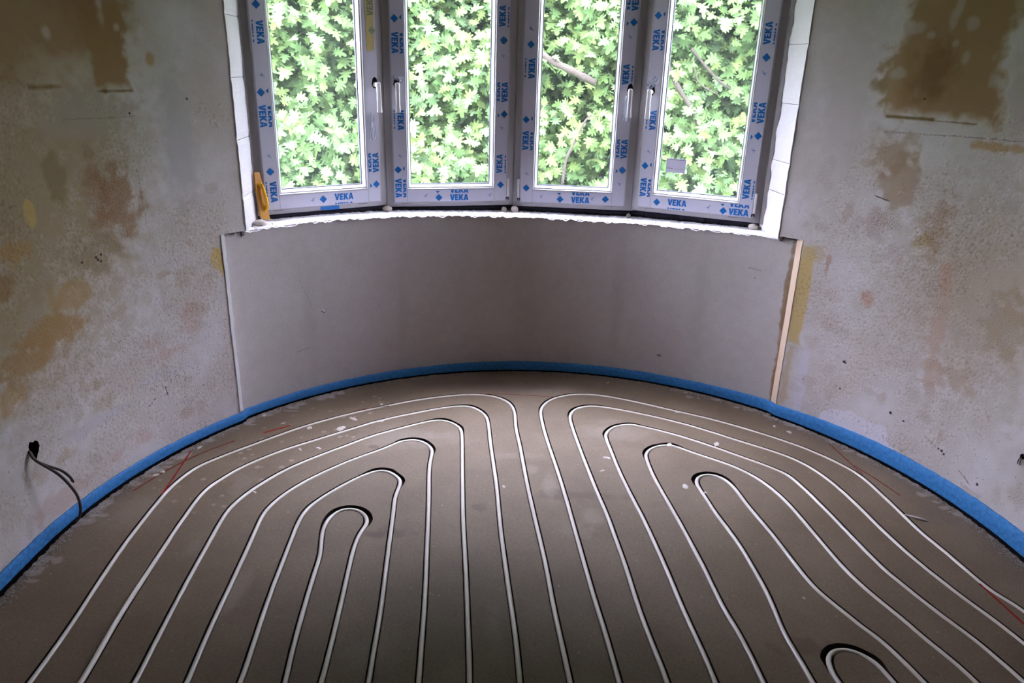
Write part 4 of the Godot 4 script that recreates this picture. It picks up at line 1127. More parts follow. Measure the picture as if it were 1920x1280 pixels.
# polygons of one print item in its own plane: a along the reading direction, b towards the letters' tops (metres)
func print_polys(kind: String) -> Array:
	var out := []
	var H := 0.032
	if kind[0] == "W":
		var adv := {"V": 0.76, "E": 0.62, "K": 0.75, "A": 0.74}
		var word := "VEKA"
		var x := -1.43
		for c in word:
			for g in GLYPH[c]:
				var rows := [[0.0, -1.0, 2.0]]
				if kind.ends_with("h"): rows.append([1.24, 1.24, 1.72])
				if kind.ends_with("d"): rows.append([-1.38, -0.56, 2.0])
				for row in rows:
					var pg := PackedVector2Array()
					for i in g.size() / 2: pg.append(Vector2((x + g[2 * i]) * 1.06 * H, (g[2 * i + 1] - 0.5 + row[0]) * H))
					if row[0] != 0.0:
						var y0: float = (row[1] - 0.5) * H if row[0] > 0 else (row[1] - 0.52) * H
						var y1: float = (row[2] - 0.5) * H if row[0] > 0 else 1.0
						var rect := PackedVector2Array([Vector2(-1, y0), Vector2(1, y0), Vector2(1, y1), Vector2(-1, y1)])
						for q in Geometry2D.intersect_polygons(pg, rect): out.append(q)
					else:
						out.append(pg)
			x += adv[c]
	elif kind[0] == "D":
		var d := 0.0185
		out.append(PackedVector2Array([Vector2(-d, 0), Vector2(0, -d), Vector2(d, 0), Vector2(0, d)]))
		if kind.ends_with("h"):
			var o := Vector2(-0.006, 0.041)
			out.append(PackedVector2Array([o + Vector2(-d * 0.62, -d * 0.38), o + Vector2(0, -d), o + Vector2(d * 0.62, -d * 0.38)]))
	else:
		for q in [[0, 0, 0.008, 0.0022, 0.5], [0.001, -0.001, 0.0022, 0.010, 0.1], [0.008, 0.008, 0.004, 0.002, 0.8], [-0.007, -0.003, 0.003, 0.002, 0.2]]:
			var pg := PackedVector2Array()
			for i in 8:
				var a := TAU * i / 8
				pg.append(Vector2(q[0], q[1]) + Vector2(cos(a) * q[2], sin(a) * q[3]).rotated(q[4]))
			out.append(pg)
	return out

func add_print(kind: String, where: Vector3, a: Vector3, b: Vector3, parent: Node, m: Material, clip = null) -> void:
	var st := begin()
	for pg in print_polys(kind):
		var polys := [pg]
		if clip != null: polys = Geometry2D.intersect_polygons(pg, clip)
		for q in polys:
			var idx := Geometry2D.triangulate_polygon(q)
			for i in idx.size() / 3:
				var t := []
				for k in 3:
					var v: Vector2 = q[idx[3 * i + k]]
					t.append(where + a * v.x + b * v.y)
				if (t[1] - t[0]).cross(t[2] - t[0]).z < 0: t = [t[0], t[2], t[1]]
				tri(st, t[0], t[1], t[2])
	obj({"W": "film_lettering", "D": "film_diamond", "M": "film_mark"}[kind[0]], done(st), m, parent)

# [kind, height above the floor] on the left stile (read downwards), on the right stile (read upwards), and [kind, sideways] on the bottom rail
const FILM := [
	[["D", 1.814, "Wd", 1.704, "M", 1.529, "Dh", 1.456, "Wh", 1.354, "M", 1.18, "D", 1.108, "Wd", 1.015], ["M", 1.292, "Wh", 1.125, "Dh", 1.019], ["M", -0.065, "D", -0.012, "Wd", 0.094]],
	[["Dh", 1.792, "Wh", 1.685, "Wd", 1.329, "M", 1.156, "Dh", 1.087, "Wh", 0.995], ["Wd", 1.822, "D", 1.714, "M", 1.64, "Wh", 1.469, "Dh", 1.363, "M", 1.295, "Wd", 1.115, "D", 1.007], ["M", -0.135, "Dh", -0.066, "Wh", 0.041, "M", 0.204]],
	[["M", 1.769, "D", 1.698, "Wd", 1.586, "Dh", 1.339, "Wh", 1.235, "M", 1.067, "D", 0.992], ["Wh", 1.909, "Dh", 1.81, "M", 1.743, "Wd", 1.571, "Wh", 1.21, "Dh", 1.104, "M", 1.033], ["M", -0.163, "Dh", -0.061, "Wh", 0.045, "M", 0.107, "D", 0.177]],
	[["Dh", 1.842, "Wh", 1.733, "M", 1.562, "Wd", 1.359, "M", 1.206, "Dh", 1.134, "Wh", 1.025], ["Wd", 1.768, "D", 1.664, "M", 1.594, "Wh", 1.419, "Dh", 1.314, "M", 1.245, "Wd", 1.061], ["D", -0.19, "Wd", -0.085, "M", 0.075, "Dh", 0.15, "Wh", 0.225]],
]
const WINDOW_LABELS := ["leftmost narrow casement with a yellow float in its lower corner and yellow tape on its stile", "second casement from the left, hinged right, handle on its left stile", "third casement from the left, hinged left, handle on its right stile", "rightmost narrow casement with a white paper label on its pane"]

func window_frame_of(k: int) -> Transform3D:
	var a := polar(VTH[k], RW); var b := polar(VTH[k + 1], RW)
	var x := (b - a).normalized()
	return Transform3D(Basis(x, Vector3.UP, x.cross(Vector3.UP)), (a + b) * 0.5 + Vector3.UP * VY[k])

func build_windows() -> void:
	for k in 4:
		var t := window_frame_of(k)
		var W := polar(VTH[k], RW).distance_to(polar(VTH[k + 1], RW))
		var hw := W * 0.5 - 0.0012
		var H: float = WTOP - VY[k]
		var w := node("window_%d" % (k + 1))
		w.name = "window_%d" % (k + 1)
		w.transform = t
		w.set_meta("kind", "structure")
		w.set_meta("label", WINDOW_LABELS[k])
		var st := begin()
		ring(st, -hw, hw, 0.0, H, 0.052, -0.05, 0.0, 0.004, 0.003)
		obj("outer_frame", done(st), M.pvc, w)
		st = begin()
		var si := 0.034
		ring(st, -hw + si, hw - si, si - 0.012, H - si, 0.078, -0.042, 0.015, 0.006, 0.004)
		var sash := obj("sash", done(st), M.pvc, w)
		st = begin()
		var bi := si + 0.0765
		ring(st, -hw + bi, hw - bi, bi - 0.012, H - bi, 0.014, -0.03, 0.008, 0.010, 0.003)
		obj("glazing_bead", done(st), M.bead, sash)
		st = begin()
		var gi := bi + 0.0132
		ring(st, -hw + gi, hw - gi, gi - 0.012, H - gi, 0.005, -0.024, -0.012, 0.0008, 0.0008)
		obj("gasket", done(st), M.gasket, sash)
		st = begin()
		bevel_box(st, Transform3D(Basis(), Vector3(0, H * 0.5 - 0.006, -0.02)), Vector3(2 * (hw - gi), H - 2 * gi + 0.012, 0.006), 0.0005)
		obj("pane", done(st), M.glass, w)
		# protective film on stiles and rails
		var fz := 0.0156
		var x0 := -hw + si + 0.006; var x1 := x0 + 0.062
		for f in [[x0, x1, si - 0.006, H - si - 0.006], [-x1, -x0, si - 0.006, H - si - 0.006], [x1 + 0.004, -x1 - 0.004, si - 0.006, si + 0.054], [x1 + 0.004, -x1 - 0.004, H - si - 0.068, H - si - 0.006]]:
			st = begin()
			bevel_box(st, Transform3D(Basis(), Vector3((f[0] + f[1]) * 0.5, (f[2] + f[3]) * 0.5, fz - 0.0003)), Vector3(f[1] - f[0], f[3] - f[2], 0.0006), 0.0001)
			obj("protective_film", done(st), M.film, sash)
		var pz := fz + 0.0005
		var xc := hw - si - 0.037
		var F = FILM[k]
		for side in 2:
			var it: Array = F[side]
			for i in it.size() / 2:
				var kind: String = it[2 * i]
				var dn := side == 0
				var off := 0.0
				if kind.ends_with("h"): off = 0.0115
				if kind.ends_with("d"): off = -0.008
				# room for the second row of print: shift the main row away from it
				var cx := (-xc if dn else xc) + (-off if dn else off)
				add_print(kind, Vector3(cx, it[2 * i + 1] - VY[k], pz), Vector3.DOWN if dn else Vector3.UP, Vector3.RIGHT if dn else Vector3.LEFT, sash, M.ink if kind[0] != "M" else M.ink_faint)
		var it: Array = F[2]
		for i in it.size() / 2:
			var kind: String = it[2 * i]
			var off := -0.010 if kind.ends_with("h") else (0.006 if kind.ends_with("d") else 0.0)
			add_print(kind, Vector3(it[2 * i + 1], si + 0.024 + off, pz), Vector3.RIGHT, Vector3.UP, sash, M.ink if kind[0] != "M" else M.ink_faint)
		# drainage slits and scuffs on the lower frame rail
		for q in [[-0.23, 0.05], [0.2, 0.05]]:
			st = begin()
			bevel_box(st, Transform3D(Basis(), Vector3(q[0], 0.018, 0.0004)), Vector3(q[1], 0.0022, 0.001), 0.0002)
			obj("frame_mark", done(st), M.mortar, w)
		if k < 3:
			# post that couples this casement to the next one
			st = begin()
			var j: Vector3 = t.affine_inverse() * (polar(VTH[k + 1], RW) + Vector3.UP * VY[k])
			bevel_box(st, Transform3D(Basis(Vector3.UP, deg_to_rad(-10.0)), j + Vector3(0.0, H * 0.5, -0.03)), Vector3(0.032, H, 0.052), 0.003)
			obj("coupling_post", done(st), M.pvc, w)
		handle(k, w, [0.279, -0.270, 0.262, -0.268][k])
		# dark foam tape between the frame and the ledge
		st = begin(true)
		var pts := []
		var n := 26
		for i in n + 1:
			var x := lerpf(-hw, hw, float(i) / n)
			var j := nz.get_noise_2d(x * 700.0 + k * 50.0, 3.0)
			pts.append(Vector3(x, -0.014 + 0.004 * j, -0.012 + 0.008 * nz.get_noise_2d(x * 500.0, k * 70.0 + 9.0)))
		var rough := 0.55 if k == 3 else 0.25
		tube(st, catmull(pts, 3), func(tt: float) -> float: return 0.0135 * (1.0 + rough * nz.get_noise_2d(tt * 2600.0, k * 31.0)), 8)
		st.set_smooth_group(-1)
		bevel_box(st, Transform3D(Basis(), Vector3(0, -0.016, -0.034)), Vector3(2 * hw + 0.03, 0.046, 0.024), 0.004)
		obj("foam_seal", done(st), M.foam, w)
		window_extras(k, w, sash, hw, H, pz)

func handle(k: int, w: Node, u: float) -> void:
	var y: float = 1.493 - VY[k]
	var h := node("handle", w)
	h.position = Vector3(u, y, 0.0156)
	# torn opening in the film round the spindle, dark, running up to a point
	var st := begin()
	var n := 20
	for i in n:
		var f := func(q: int) -> Vector3:
			var a := TAU * q / n
			var r := 0.0155 + 0.002 * sin(a * 3.0)
			if sin(a) > 0.6: r += 0.022 * pow((sin(a) - 0.6) / 0.4, 2.0)
			return Vector3(cos(a) * r, sin(a) * r, 0.0008)
		tri(st, Vector3(0, 0, 0.0008), f.call(i), f.call(i + 1))
	obj("spindle_hole", done(st), M.dark, h)
	st = begin(true)
	tube(st, PackedVector3Array([Vector3(0, 0, -0.004), Vector3(0, 0, 0.02), Vector3(0, 0, 0.036)]), func(t: float) -> float: return 0.0105 + 0.001 * t, 16)
	obj("neck", done(st), M.white, h)
	st = begin()
	# lever: rounded bar hanging down, slightly flared at its end
	var ys := [0.013, 0.011, 0.004, -0.03, -0.09, -0.122, -0.1265]
	var hw := [0.003, 0.009, 0.0115, 0.0105, 0.0105, 0.0125, 0.0105]
	var zc := [0.042, 0.042, 0.042, 0.044, 0.047, 0.049, 0.049]
	var hd := [0.002, 0.005, 0.007, 0.0065, 0.0055, 0.0055, 0.004]
	var sec := func(i: int) -> Array:
		var o := []
		for q in [[-1, -0.5], [-0.5, -1], [0.5, -1], [1, -0.5], [1, 0.4], [0.55, 1], [-0.55, 1], [-1, 0.4]]:
			o.append(Vector3(q[0] * hw[i], ys[i], zc[i] + q[1] * hd[i]))
		return o
	for i in ys.size() - 1:
		var a = sec.call(i); var b = sec.call(i + 1)
		for q in 8: quad(st, b[q], b[(q + 1) % 8], a[(q + 1) % 8], a[q])
	var e0 = sec.call(0); var e1 = sec.call(ys.size() - 1)
	for q in range(1, 7):
		tri(st, e0[0], e0[q], e0[q + 1]); tri(st, e1[0], e1[q + 1], e1[q])
	obj("lever", done(st), M.white, h)

func crumple(w: float, h: float, seed_: int) -> ArrayMesh:
	var st := begin()
	var n := 6
	var P := func(i: int, j: int) -> Vector3:
		var x := (float(i) / n - 0.5) * w; var y := (float(j) / n - 0.5) * h
		x *= 1.0 - 0.5 * float(j) / n
		return Vector3(x + 0.006 * nz.get_noise_2d(i * 90.0 + seed_, j * 70.0), y, 0.004 + 0.012 * absf(nz.get_noise_2d(i * 110.0, j * 90.0 + seed_ * 3.0)))
	for i in n:
		for j in n:
			quad(st, P.call(i, j), P.call(i + 1, j), P.call(i + 1, j + 1), P.call(i, j + 1))
	return done(st)

func window_extras(k: int, w: Node3D, sash: Node3D, hw: float, H: float, pz: float) -> void:
	var torn := mat(Color(0.85, 0.88, 0.95, 0.35), 0.12)
	torn.transparency = BaseMaterial3D.TRANSPARENCY_ALPHA
	var st := begin()
	if k == 0:
		# yellow tape with rounded torn end over the film of the right stile
		var pts := PackedVector2Array([Vector2(-0.022, 0.3), Vector2(0.02, 0.3), Vector2(0.022, 0.12), Vector2(0.018, 0.09), Vector2(0.021, 0.06), Vector2(0.019, -0.02), Vector2(0.012, -0.034), Vector2(-0.012, -0.04), Vector2(-0.019, -0.03), Vector2(-0.021, 0.07), Vector2(-0.017, 0.09), Vector2(-0.021, 0.11)])
		st = plate(pts, 0.0012)
		var o := obj("yellow_tape", done(st), mat(rgb(196, 176, 112), 0.6), sash)
		o.position = Vector3(hw - 0.066, 1.68 - VY[0], pz)
		add_print("W", Vector3(hw - 0.062, 1.845 - VY[0], pz + 0.0016), Vector3.UP, Vector3.LEFT, sash, mat(rgb(128, 142, 110), 0.6))
		add_print("D", Vector3(hw - 0.056, 1.735 - VY[0], pz + 0.0016), Vector3.UP, Vector3.LEFT, sash, mat(rgb(128, 142, 110), 0.6))
		# scrap of blue print left on the frame under the sash
		st = plate(PackedVector2Array([Vector2(-0.048, -0.009), Vector2(0.05, -0.012), Vector2(0.047, 0.008), Vector2(0.02, 0.011), Vector2(-0.046, 0.010)]), 0.0012)
		o = obj("blue_tape", done(st), mat(rgb(36, 124, 200), 0.45), w)
		o.position = Vector3(0.024, 0.012, 0.0005)
		var fr := obj("torn_film", crumple(0.035, 0.13, 4), torn, sash)
		fr.position = Vector3(hw - 0.072, 1.30 - VY[0], pz)
	if k == 1 or k == 2 or k == 3:
		# white hinge cover at the lower hinge corner, with its dark catch below
		var sx := 1.0 if k != 2 else -1.0
		st = begin()
		bevel_box(st, Transform3D(Basis(), Vector3(0, 0, 0)), Vector3(0.013, 0.098, 0.014), 0.003)
		var o := obj("hinge_cover", done(st), M.white, sash)
		o.position = Vector3(sx * (hw - 0.029), 0.098, 0.013)
		st = begin()
		bevel_box(st, Transform3D(Basis(), Vector3(-0.006, 0, 0)), Vector3(0.004, 0.012, 0.008), 0.001)
		bevel_box(st, Transform3D(Basis(), Vector3(0, 0.004, 0)), Vector3(0.016, 0.004, 0.008), 0.001)
		bevel_box(st, Transform3D(Basis(), Vector3(0.006, 0, 0)), Vector3(0.004, 0.012, 0.008), 0.001)
		o = obj("hinge_catch", done(st), M.dark, sash)
		o.position = Vector3(sx * (hw - 0.033), 0.038, 0.014)
	if k == 1:
		var fr := obj("torn_film", crumple(0.03, 0.05, 9), torn, sash)
		fr.position = Vector3(-hw + 0.07, 1.525 - VY[k], pz)
		fr.rotation.z = 1.2
	if k == 2:
		var fr := obj("torn_film", crumple(0.05, 0.12, 14), torn, sash)
		fr.position = Vector3(hw - 0.06, 1.41 - VY[k], pz)
	if k == 3:
		var fr := obj("torn_film", crumple(0.04, 0.06, 19), torn, sash)
		fr.position = Vector3(-hw + 0.066, 1.535 - VY[k], pz)
		fr.rotation.z = -0.8
		# white paper label on the pane
		st = plate(PackedVector2Array([Vector2(-0.05, -0.0345), Vector2(0.05, -0.0345), Vector2(0.05, 0.0345), Vector2(-0.05, 0.0345)]), 0.0004)
		var o := obj("paper_label", done(st), mat(rgb(220, 214, 232), 0.7), w)
		o.position = Vector3(-0.117, 1.142 - VY[3], -0.0165)
		st = begin()
		bevel_box(st, Transform3D(Basis(), Vector3(-0.03, -0.014, 0)), Vector3(0.032, 0.0022, 0.0003), 0.0001)
		bevel_box(st, Transform3D(Basis(), Vector3(0.0, 0.029, 0)), Vector3(0.09, 0.0018, 0.0003), 0.0001)
		bevel_box(st, Transform3D(Basis(), Vector3(0.02, -0.016, 0)), Vector3(0.05, 0.001, 0.0003), 0.0001)
		var l := obj("label_line", done(st), mat(rgb(96, 92, 112), 0.7), o)
		l.position = Vector3(0, 0, 0.0005)

# a flat cut-out of thickness t, front face towards +z
func plate(pts: PackedVector2Array, t: float) -> SurfaceTool:
	var st := begin()
	if Geometry2D.is_polygon_clockwise(pts): pts.reverse()
	var idx := Geometry2D.triangulate_polygon(pts)
	for i in idx.size() / 3:
		var q := []
		for k in 3: q.append(pts[idx[3 * i + k]])
		if (q[1] - q[0]).cross(q[2] - q[0]) < 0: q = [q[0], q[2], q[1]]
		tri(st, Vector3(q[0].x, q[0].y, t), Vector3(q[1].x, q[1].y, t), Vector3(q[2].x, q[2].y, t))
		tri(st, Vector3(q[0].x, q[0].y, 0), Vector3(q[2].x, q[2].y, 0), Vector3(q[1].x, q[1].y, 0))
	for i in pts.size():
		var a := pts[i]; var b := pts[(i + 1) % pts.size()]
		quad(st, Vector3(a.x, a.y, 0), Vector3(b.x, b.y, 0), Vector3(b.x, b.y, t), Vector3(a.x, a.y, t))
	return st

# ---------------------------------------------------------------- small things
func build_small() -> void:
	# cable ends hanging out of the wall
	var c := node("cable")
	tag(c, "two brown cable ends curving out of a hole low in the left wall", "cable")
	c.position = Vector3(-1.60, 0.33, -2.18)
	for q in [[[-1.640, 0.345, -2.190, -1.600, 0.350, -2.166, -1.585, 0.336, -2.155, -1.575, 0.322, -2.156, -1.556, 0.298, -2.164, -1.534, 0.250, -2.191, -1.517, 0.197, -2.21, -1.506, 0.145, -2.223, -1.506, 0.094, -2.226, -1.52, 0.054, -2.233, -1.535, 0.034, -2.236], 0.0048],
			[[-1.640, 0.335, -2.194, -1.602, 0.344, -2.172, -1.586, 0.330, -2.162, -1.575, 0.316, -2.160, -1.552, 0.294, -2.172, -1.528, 0.260, -2.2, -1.512, 0.230, -2.212, -1.507, 0.208, -2.217], 0.0046]]:
		var pts := []
		for i in q[0].size() / 3: pts.append(Vector3(q[0][3 * i], q[0][3 * i + 1], q[0][3 * i + 2]) - c.position)
		var st := begin(true)
		tube(st, catmull(pts, 6), q[1], 10)
		var w := obj("wire", done(st), M.cable, c)
		st = begin(true)
		var e: Vector3 = pts[-1]; var d: Vector3 = (pts[-1] - pts[-2]).normalized()
		tube(st, PackedVector3Array([e - d * 0.001, e + d * 0.005]), q[1] * 0.6, 8)
		obj("wire_core", done(st), M.dark, w)
	# lumps of hardened foam and mortar squeezed out under the window posts
	var lm := mat(rgb(198, 188, 174), 0.9)
	var ls := [[-25.0, 1.868, 0.024, 0.016, "large pale lump of hardened foam under the post between first and second casement"],
		[-6.0, 1.858, 0.014, 0.014, "small pale foam lump beside a larger one under the middle window post"],
		[-4.3, 1.856, 0.019, 0.018, "rounded pale foam lump under the middle window post, the larger of two"],
		[14.4, 1.86, 0.012, 0.013, "small grey mortar lump under the post between third and fourth casement"],
		[34.0, 1.862, 0.022, 0.015, "pale foam lump at the right end of the window ledge"],
		[-46.0, 1.80, 0.03, 0.014, "broken plaster lump on the ledge below the yellow float"]]
	for i in ls.size():
		var q = ls[i]
		var st := begin(true)
		var base := polar(q[0], q[1], sill_y(q[0]))
		var o := node("foam_lump" if i != 3 and i != 5 else "mortar_lump")
		o.position = base
		o.rotation.y = -deg_to_rad(q[0])
		var b := begin(true)
		lump(b, Vector3(0, q[3] * 0.8, 0), Vector3(q[2], q[3], q[2] * 0.75), i + 1.0, 0.3, 18)
		obj("lump", done(b), lm if i != 3 else mat(rgb(150, 146, 140), 0.9), o)
		tag(o, q[4], "lump")
	# small bits of plaster lying on the ledge
	var st := begin()
	for i in 90:
		var d := rng.randf_range(-48, 40)
		var q := polar(d, rng.randf_range(1.772, 1.815), 0)
		q.y = sill_y(d) + 0.001
		var s := rng.randf_range(0.002, 0.008)
		bevel_box(st, Transform3D(Basis.from_euler(Vector3(rng.randf() * 6, rng.randf() * 6, rng.randf() * 6)), q), Vector3(s, s * 0.6, s * 1.4), s * 0.2)
	var cr := obj("plaster_rubble", done(st), M.gypsum)
	tag(cr, "loose white plaster rubble scattered along the broken window ledge", "rubble", "", "stuff")
	# nail with a twist of wire in the recess wall
	var n := node("wall_nail")
	n.position = polar(-37.9, RN - 0.001, 0.438)
	n.rotation.y = deg_to_rad(37.9)
	tag(n, "bent nail with a twist of wire sticking from the recess wall", "nail")
	st = begin(true)
	tube(st, PackedVector3Array([Vector3(0, 0, -0.01), Vector3(0.002, -0.002, 0.012), Vector3(0.005, -0.004, 0.022)]), 0.0035, 8)
	obj("shank", done(st), mat(rgb(90, 86, 90), 0.4, 0.5, 0.6), n)
	st = begin(true)
	tube(st, catmull([Vector3(0.006, -0.004, 0.02), Vector3(-0.004, 0.006, 0.024), Vector3(-0.02, 0.014, 0.026), Vector3(-0.03, 0.018, 0.024)], 4), 0.0018, 6)
	tube(st, catmull([Vector3(0.006, -0.004, 0.02), Vector3(0.0, 0.01, 0.022), Vector3(-0.008, 0.018, 0.022)], 4), 0.0016, 6)
	obj("twisted_wire", done(st), M.white, n)
	# dark plug at the right edge of the picture
	var pg := node("wall_plug")
	pg.position = polar(80.9, R - 0.001, 0.335)
	pg.rotation.y = deg_to_rad(-80.9)
	tag(pg, "dark plug with short wire ends in the lower right wall", "plug")
	st = begin(true)
	lump(st, Vector3.ZERO, Vector3(0.009, 0.011, 0.006), 9.0, 0.25, 14)
	obj("plug_body", done(st), M.dark, pg)
	for s in [-1.0, 1.0]:
		st = begin(true)
		tube(st, catmull([Vector3(0.003 * s, -0.006, 0.003), Vector3(0.004 * s, -0.016, 0.008), Vector3(0.005 * s, -0.032, 0.006)], 4), 0.002, 6)
		obj("wire_end", done(st), M.cable, pg)
	# yellow float leaning in the left corner of the ledge
	var t := window_frame_of(0)
	var f := node("plastering_float")
	f.transform = t * Transform3D(Basis.from_euler(Vector3(-0.02, 0.5, 0.05)), Vector3(-0.312, -0.018, 0.04))
	tag(f, "yellow plastic float standing on edge in the left corner of the window ledge", "float")
	var blade := plate(PackedVector2Array([Vector2(-0.024, 0.02), Vector2(0.0, 0.008), Vector2(0.032, 0.0), Vector2(0.024, 0.10), Vector2(0.014, 0.18), Vector2(0.006, 0.225), Vector2(-0.024, 0.228), Vector2(-0.028, 0.12)]), 0.007)
	obj("blade", done(blade), M.ochre, f)
	st = begin(true)
	tube(st, catmull([Vector3(-0.002, 0.17, 0.006), Vector3(-0.001, 0.165, 0.018), Vector3(0.004, 0.12, 0.024), Vector3(0.009, 0.07, 0.022), Vector3(0.010, 0.05, 0.006)], 5), 0.0085, 10)
	obj("grip", done(st), M.yellow, f)

# ---------------------------------------------------------------- outside
func leaf_mesh() -> ArrayMesh:
	var half := [0.03, 0.0, 0.05, 0.10, 0.33, 0.02, 0.36, 0.12, 0.17, 0.22, 0.50, 0.26, 0.54, 0.38, 0.21, 0.42, 0.44, 0.60, 0.42, 0.70, 0.17, 0.62, 0.17, 0.86, 0.10, 0.96]
	var pts := PackedVector2Array()
	for i in half.size() / 2: pts.append(Vector2(half[2 * i], half[2 * i + 1]))
	pts.append(Vector2(0, 1))
	for i in range(half.size() / 2 - 1, -1, -1): pts.append(Vector2(-half[2 * i], half[2 * i + 1]))
	var st := begin()
	var idx := Geometry2D.triangulate_polygon(pts)
	for i in idx.size() / 3:
		var t := []
		for k in 3:
			var v := pts[idx[3 * i + k]]
			t.append(Vector3(v.x, v.y - 0.1, 0.22 * absf(v.x) - 0.25 * v.y * v.y))
		if (t[1] - t[0]).cross(t[2] - t[0]).z < 0: t = [t[0], t[2], t[1]]
		tri(st, t[0], t[1], t[2])
	return done(st)

func tree(at: Vector3, crown: Vector3, rad: Vector3, clusters: int, tone: int, label: String, boughs: Array, leaf: Mesh, seed_: int, single: bool) -> void:
	var r := RandomNumberGenerator.new()
	r.seed = seed_
	var o := node("tree")
	o.position = at
	tag(o, label, "tree", "")
	var bark: Material = M.bark
	var st := begin(true)
	var topp := crown - at + Vector3(0, rad.y * 0.6, 0)
	tube(st, catmull([Vector3.ZERO, Vector3(0.08, 1.4, 0.05), topp * 0.55 + Vector3(-0.1, 0, 0), topp], 6), func(t: float) -> float: return lerpf(0.16, 0.02, t), 12)
	obj("trunk", done(st), bark, o)
	var cs := []
	for i in clusters:
		var d := Vector3(r.randfn(), r.randfn(), r.randfn()).normalized() * pow(r.randf(), 0.4)
		cs.append(crown - at + d * rad)
	for i in 9:
		var e: Vector3 = cs[i * clusters / 9]
		var s := topp * clampf(e.y / topp.y * 0.75, 0.3, 0.9)
		st = begin(true)
		tube(st, catmull([s, s.lerp(e, 0.4) + Vector3(0, 0.12, 0), s.lerp(e, 0.75), e], 5), func(t: float) -> float: return lerpf(0.04, 0.006, t), 7)
		obj("branch", done(st), bark, o)
	for b in boughs:
		var pts := []
		for i in b[0].size() / 3: pts.append(Vector3(b[0][3 * i] * 1.05, 1.6 + (b[0][3 * i + 1] - 1.6) * 1.05, b[0][3 * i + 2] * 1.05) - at)
		st = begin(true)
		tube(st, catmull(pts, 6), func(t: float) -> float: return lerpf(b[1], b[2], t) * (1.0 + 0.12 * sin(t * 31.0)), 8)
		obj("branch", done(st), bark, o)
	# leaves in sprays about the cluster centres
	var xs := []
	var cols := []
	var front := []
	for c in cs:
		var out: Vector3 = (c - (crown - at)).normalized()
		var shade := r.randf()
		var high: bool = c.y + at.y > 3.0
		var cr := r.randf_range(0.22, 0.42) * (1.5 if high else 1.0)
		for j in (36 if high else 84):
			var off := Vector3(r.randfn(), r.randfn() * 0.7, r.randfn()) * cr * 0.62
			var p: Vector3 = c + off
			var nn := (Vector3.UP * 0.75 + out * 0.35 + Vector3(0, 0, 0.35) + Vector3(r.randfn(), r.randfn(), r.randfn()) * 0.42).normalized()
			var tip := (off.normalized() + Vector3(r.randfn(), r.randfn() - 0.5, r.randfn()) * 0.5)
			tip = (tip - nn * tip.dot(nn)).normalized()
			var s := r.randf_range(0.078, 0.14) * (1.7 if high else 1.0)
			xs.append(Transform3D(Basis(tip.cross(nn), tip, nn).scaled_local(Vector3(s, s, s)), p))
			var ci: int = clampi(int((shade * 0.65 + r.randf() * 0.45) * 6.0), 0, 5)
			cols.append(ci)
			var w: Vector3 = p + at
			if single and w.z > -9.0 and w.y < 2.3 and w.y > -0.1: front.append([-w.z + absf(w.x) * 0.1, xs.size() - 1])
	var taken := {}
	if single:
		front.sort_custom(func(a, b): return a[0] < b[0])
		for i in mini(300, front.size()):
			var q: int = front[i][1]
			taken[q] = true
			var lf := MeshInstance3D.new()
			lf.name = "leaf"
			lf.mesh = leaf
			lf.material_override = M["leaf_%d" % ((cols[q] + tone) % 6)]
			lf.transform = xs[q]
			o.add_child(lf, true)
	var mm := MultiMesh.new()
	mm.transform_format = MultiMesh.TRANSFORM_3D
	mm.use_colors = true
	mm.mesh = leaf
	mm.instance_count = xs.size() - taken.size()
	var n := 0
	for i in xs.size():
		if taken.has(i): continue
		mm.set_instance_transform(n, xs[i])
		mm.set_instance_color(n, LEAF_COLORS[(cols[i] + tone) % 6].srgb_to_linear() * (1.0 if single else 3.2))
		n += 1
	var mi := MultiMeshInstance3D.new()
	mi.name = "foliage"
	mi.multimesh = mm
	mi.material_override = M.leaf
	mi.set_meta("kind", "stuff")
	o.add_child(mi, true)

var LEAF_COLORS := [rgb(70, 94, 54), rgb(76, 100, 58), rgb(82, 104, 60), rgb(84, 107, 60), rgb(90, 108, 60), rgb(82, 104, 68)]

